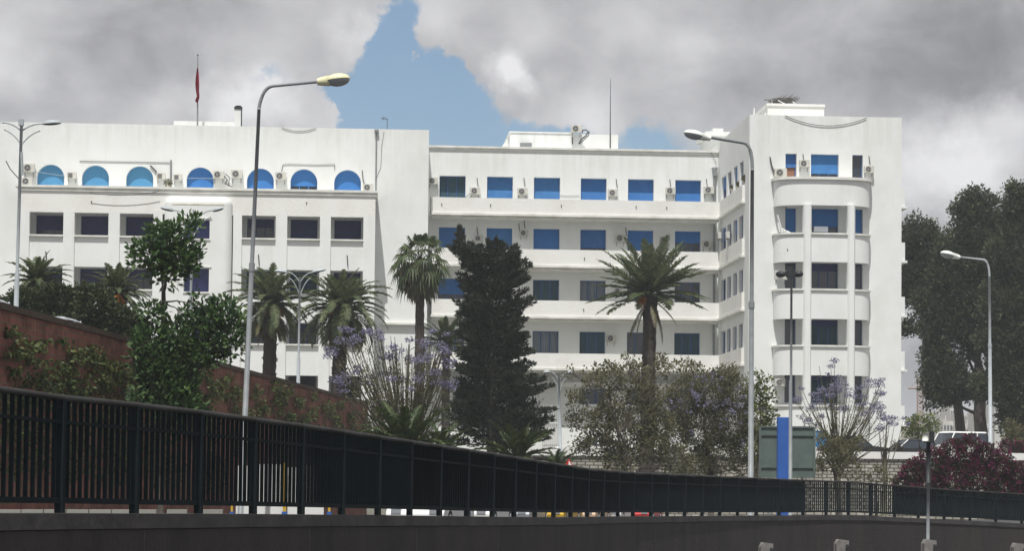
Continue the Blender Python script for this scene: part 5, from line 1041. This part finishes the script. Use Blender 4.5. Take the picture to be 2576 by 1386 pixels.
tree('eucalyptus', 'tallest dark tree of the group, rising behind the street lamp head', 'tree', 182, (2470,1190), 1.2, .6, [(2465,960),(2450,820),(2450,680)],
     ragged([(2385,640,36),(2375,690,40),(2385,770,40),(2420,790,50),(2470,860,36),(2340,770,34),(2335,830,26),(2345,905,22),(2390,940,40),(2430,900,16,.6),(2450,505,20),(2475,515,22),(2420,540,20),(2445,545,34),(2490,560,36),(2415,580,26),(2450,610,50),(2500,620,50),(2420,660,44),(2470,680,55),(2400,730,44),(2450,760,60),(2510,720,60),(2365,800,36),(2400,830,44),(2350,870,26),(2370,900,38),(2445,835,40),(2330,945,14,.7),(2375,960,44),(2355,1000,26),(2405,972,32),(2440,985,20),(2500,800,50),(2520,560,22),(2375,995,14)]), 'l_euc', 160, .34, clump=26, elong=.38, down=.2, shellb=.4, spread=1.9, grp=EU)
tree('eucalyptus', 'dark tree at the right edge of the picture with its crown cut by the frame', 'tree', 176, (2560,1190), 1.2, .6, [(2550,980),(2555,800),(2560,600)],
     ragged([(2510,770,50),(2500,850,34),(2515,640,40),(2520,930,34),(2490,975,26),(2550,1000,46),(2565,480,24),(2580,520,40),(2550,530,18),(2560,590,40),(2540,660,46),(2590,680,60),(2550,760,60),(2530,850,50),(2580,860,60),(2540,930,48),(2515,975,40),(2565,1010,60),(2590,960,60),(2548,1060,34),(2580,1080,44),(2480,980,24)]), 'l_euc', 160, .34, clump=26, elong=.38, down=.2, shellb=.4, spread=1.9, grp=EU)
tree('young_tree', 'small mid green tree at the right edge below the dark tree', 'tree', 150, (2550,1160), 1.2, .1, [(2550,1120)], [(2545,1075,22),(2560,1095,24),(2540,1108,18)], 'l_jac', 110, .18, clump=5)
# vines on the brick wall
def onwall(u):                                    # point along the brick wall
    t = u*(len(BW)-2); i = min(int(t), len(BW)-3); return lerp(BW[i+0], BW[i+1], t-i) if i+1 < len(BW) else BW[-1]
random.seed(9); gw = MB()
def wallpt(px, py):                               # where this sight line meets the brick wall
    d = P(px, py, 1.0)
    for a, b in zip(BW, BW[1:]):
        ex, ey = b.x-a.x, b.y-a.y; den = d.x*ey-ex; 
        t = (d.x*a.y-a.x)/(ex-d.x*ey) if abs(ex-d.x*ey) > 1e-9 else -1
        if 0 <= t <= 1: Y = a.y+ey*t; return Vector((d.x*Y, Y, d.z*Y))
    return None
vines = [(30,880,16),(55,900,18),(40,950,22),(95,930,22),(110,960,26),(150,920,12),(170,880,14),(175,905,16),(150,960,28),(205,900,22),(225,890,20),(240,930,26),(225,960,28),(265,920,20),(285,930,22),(300,960,28),(330,950,26),(260,980,30),(190,985,30),(60,990,30),(120,1000,30),(10,1000,26),(320,1000,30),
    (520,960,22),(540,985,26),(560,960,16),(580,1000,24),(640,985,16),(690,980,24),(700,1005,22),(650,1030,24),(740,1010,16),(610,1040,20),(780,1040,18),(820,1030,24),(840,1060,20),(880,1050,18),(760,1060,20),(720,1050,18),(90,875,8),(255,960,12),
    (0,1060,50),(80,1060,50),(180,1060,50),(280,1070,50),(380,1090,50),(500,1080,50),(600,1110,40),(700,1120,40),(800,1130,34),(900,1110,34),(920,1070,20),(860,1100,24),(40,1140,60),(160,1150,60),(280,1160,60),(400,1170,60),(520,1190,50),(640,1190,30),(20,930,10),(345,905,12)]
rnd = random.Random(77)
for _ in range(80):
    px = rnd.uniform(-10, 930); top = lerp(800, 1015, px/930); fy = lerp(985, 1105, px/930); vines.append((px, lerp(fy+10, top, rnd.random()**1.6*.9), rnd.uniform(5, 15)))
for (px, py, r) in vines:
    c = wallpt(px, py)
    if c is None: continue
    s = c.y/F; r *= s; nrm = Vector((.99, -.14, 0))
    for _ in range(int(950*r*r)+20):
        a = rnd.uniform(0, 6.28); q = r*rnd.random()**.6; off = Vector((.0, math.cos(a)*q*4.2, math.sin(a)*q*1.05)); d_ = rnd.uniform(.02, .28)
        base = c+off; base.x += off.y*.14; leafq(gw, base+nrm*d_, rv()+Vector((0, 0, -.4)), nrm+rv()*.7, .15, .10)
vt = gw.build('wall_vines', M['vine'], at=(BW[2].x, BW[2].y, 0)); tag(vt, 'straggling green vines and creepers hanging over the red brick wall', 'vines', kind='stuff')
# rough grass along the foot of the wall and by the kerb
g = MB()
for _ in range(9000):
    x = rnd.uniform(-20, 900); Y = rnd.uniform(46, 60); q = P(x, 1290, Y); z = zs(Y)-.15; h = rnd.uniform(.12, .34); a = rnd.uniform(0, 3.14); w_ = Vector((math.cos(a), math.sin(a), 0))*.03
    b = Vector((q.x, Y, z)); t_ = b+Vector((rnd.uniform(-.1, .1), rnd.uniform(-.1, .1), h)); g.quad(b-w_, b+w_, t_)
tag(g.build('grass_verge', M['grass'], at=(-5, 50, -1.2)), 'rough yellowish grass along the street below the brick wall', 'grass', kind='stuff')
# ---------------------------------------------------------------- far town
g = MB()
hp = [(60+i*30, 560+30*math.sin(i*1.3), 9+9*math.exp(-((i-3.5)/3.2)**2)) for i in range(-2, 12)]
for (x0, y0, h0), (x1, y1, h1) in zip(hp, hp[1:]):
    for (da, db, ka, kb_) in ((0, 60, 0, .55), (60, 160, .55, 1), (160, 320, 1, .8)): g.quad((x0, y0+da, h0*ka-6*(ka == 0)), (x1, y1+da, h1*ka-6*(ka == 0)), (x1, y1+db, h1*kb_), (x0, y0+db, h0*kb_))
struct(g, 'hill', M['hill'])
FARB = [(2372,1058,1035,20,'tall white block'),(2398,1060,1012,16,'narrow white tower block with a gabled top'),(2424,1068,1040,18,'small white house'),(2448,1066,1048,16,'low white block'),(2470,1062,1038,18,'white block with a flat roof'),(2496,1060,1030,22,'pale block between the trees'),(2345,1062,1040,14,'cream block'),(2325,1068,1046,16,'low cream house'),(2510,1050,1015,16,'white block'),(2385,1085,1060,26,'wide white house'),(2440,1088,1070,24,'wide low white house'),(2480,1090,1066,22,'white terrace house')]
where = ['left of the narrow tower block','highest of the far town','half hidden under the dark tree','right of the small white house','left of the lamp post at the right','behind the right street lamp pole','left edge of the far town','directly above the light green bush','furthest right of the far town','directly above the off-road car','above the rear of the off-road car','right of the off-road car roof']
for k, ((px, y0, y1, w_, l), wh) in enumerate(zip(FARB, where)):
    Y = 560-12*k if k < 9 else 430-8*k; a = P(px-w_/2, y0, Y); b = P(px+w_/2, y1, Y); t = thing('far_house', l+' far off, '+wh, 'house', (a.x, Y, 0), 'white houses of the far town')
    g = MB(); g.box((a.x, Y, -3), (b.x, Y+9, b.z)); g.box((a.x+.6, Y+1, b.z+.003), (lerp(a.x, b.x, .45), Y+5, b.z+.9)); g.build('wall', M['cityw'], t)
    nf_ = max(2, int((b.z-a.z)/1.5)); 
    for i in range(nf_):
        for j in range(3):
            x0 = lerp(a.x, b.x, .12+j*.3); z0 = b.z-.9-1.45*i; g = MB(); g.box((x0, Y-.08, z0-.5), (x0+(b.x-a.x)*.16, Y-.004, z0+.25)); g.build('window', M['cityd'], t)
t = thing('tower_crane', 'thin reddish tower crane far away between the building and the trees', 'crane', P(2314, 1060, 400))
g = MB(); a, b = P(2314, 1075, 400), P(2315, 948, 400); n = 14
for dx in (-.5, .5): g.tube([a+Vector((dx, 0, -4)), b+Vector((dx, 0, 0))], .13, 4)
for i in range(n): z0, z1 = lerp(a, b, i/n), lerp(a, b, (i+1)/n); g.tube([z0+Vector((-.5, 0, 0)), z1+Vector((.5, 0, 0))], .08, 4); g.tube([z0+Vector((.5, 0, 0)), z1+Vector((-.5, 0, 0))], .08, 4)
g.build('mast', M['crane'], t)
g = MB(); g.tube([P(2284, 976.5, 400), P(2343, 977, 400)], .18, 4); g.tube([b, P(2290, 976, 400)], .05, 3); g.tube([b, P(2340, 976, 400)], .05, 3); g.build('jib', M['crane'], t)
# potted greenery on the tower side balcony and the long ledge
for (px, py, Y, r, l) in ((1861, 448, 151, 9, 'potted green plant at the near end of the tower side balcony'), (1842, 464, 153.4, 6, 'small potted plant in the middle of the tower side balcony'), (1829, 471, 156, 5, 'low potted plant at the far end of the tower side balcony'), (423, 459, 157.2, 9, 'small green bush growing on the long ledge between two louvred air conditioners')):
    p = P(px, py, Y); 
    if px > 1000: p.x = XT-.07
    t = thing('potted_plant', l, 'plant', p); g = MB(); rr_ = r*Y/F
    for _ in range(170): v = rv(); leafq(g, p+Vector((v.x*rr_*(.5 if px > 1000 else 1.3), v.y*rr_, v.z*rr_)), rv(), rv(), .13, .07)
    g.build('foliage', M['l_jac'], t); g = MB(); g.tube([p+Vector((0, 0, -rr_-.12)), p+Vector((0, 0, -rr_*.5))], [.09, .12], 8); g.build('pot', M['stain'], t)
# thin summer haze over the whole place
hz = bpy.data.materials.new('haze'); hz.use_nodes = True; ht = hz.node_tree; ht.nodes.clear()
pv = ht.nodes.new('ShaderNodeVolumePrincipled'); pv.inputs['Color'].default_value = (.90, .94, 1, 1); pv.inputs['Density'].default_value = .00036; pv.inputs['Anisotropy'].default_value = 0
ho = ht.nodes.new('ShaderNodeOutputMaterial'); ht.links.new(pv.outputs[0], ho.inputs['Volume'])
g = MB(); g.box((-960, -260, -8), (960, 1660, 40)); h = g.build('haze', hz); h['kind'] = 'stuff'; h['label'] = 'thin pale haze filling the air over the whole street'; h['category'] = 'haze'
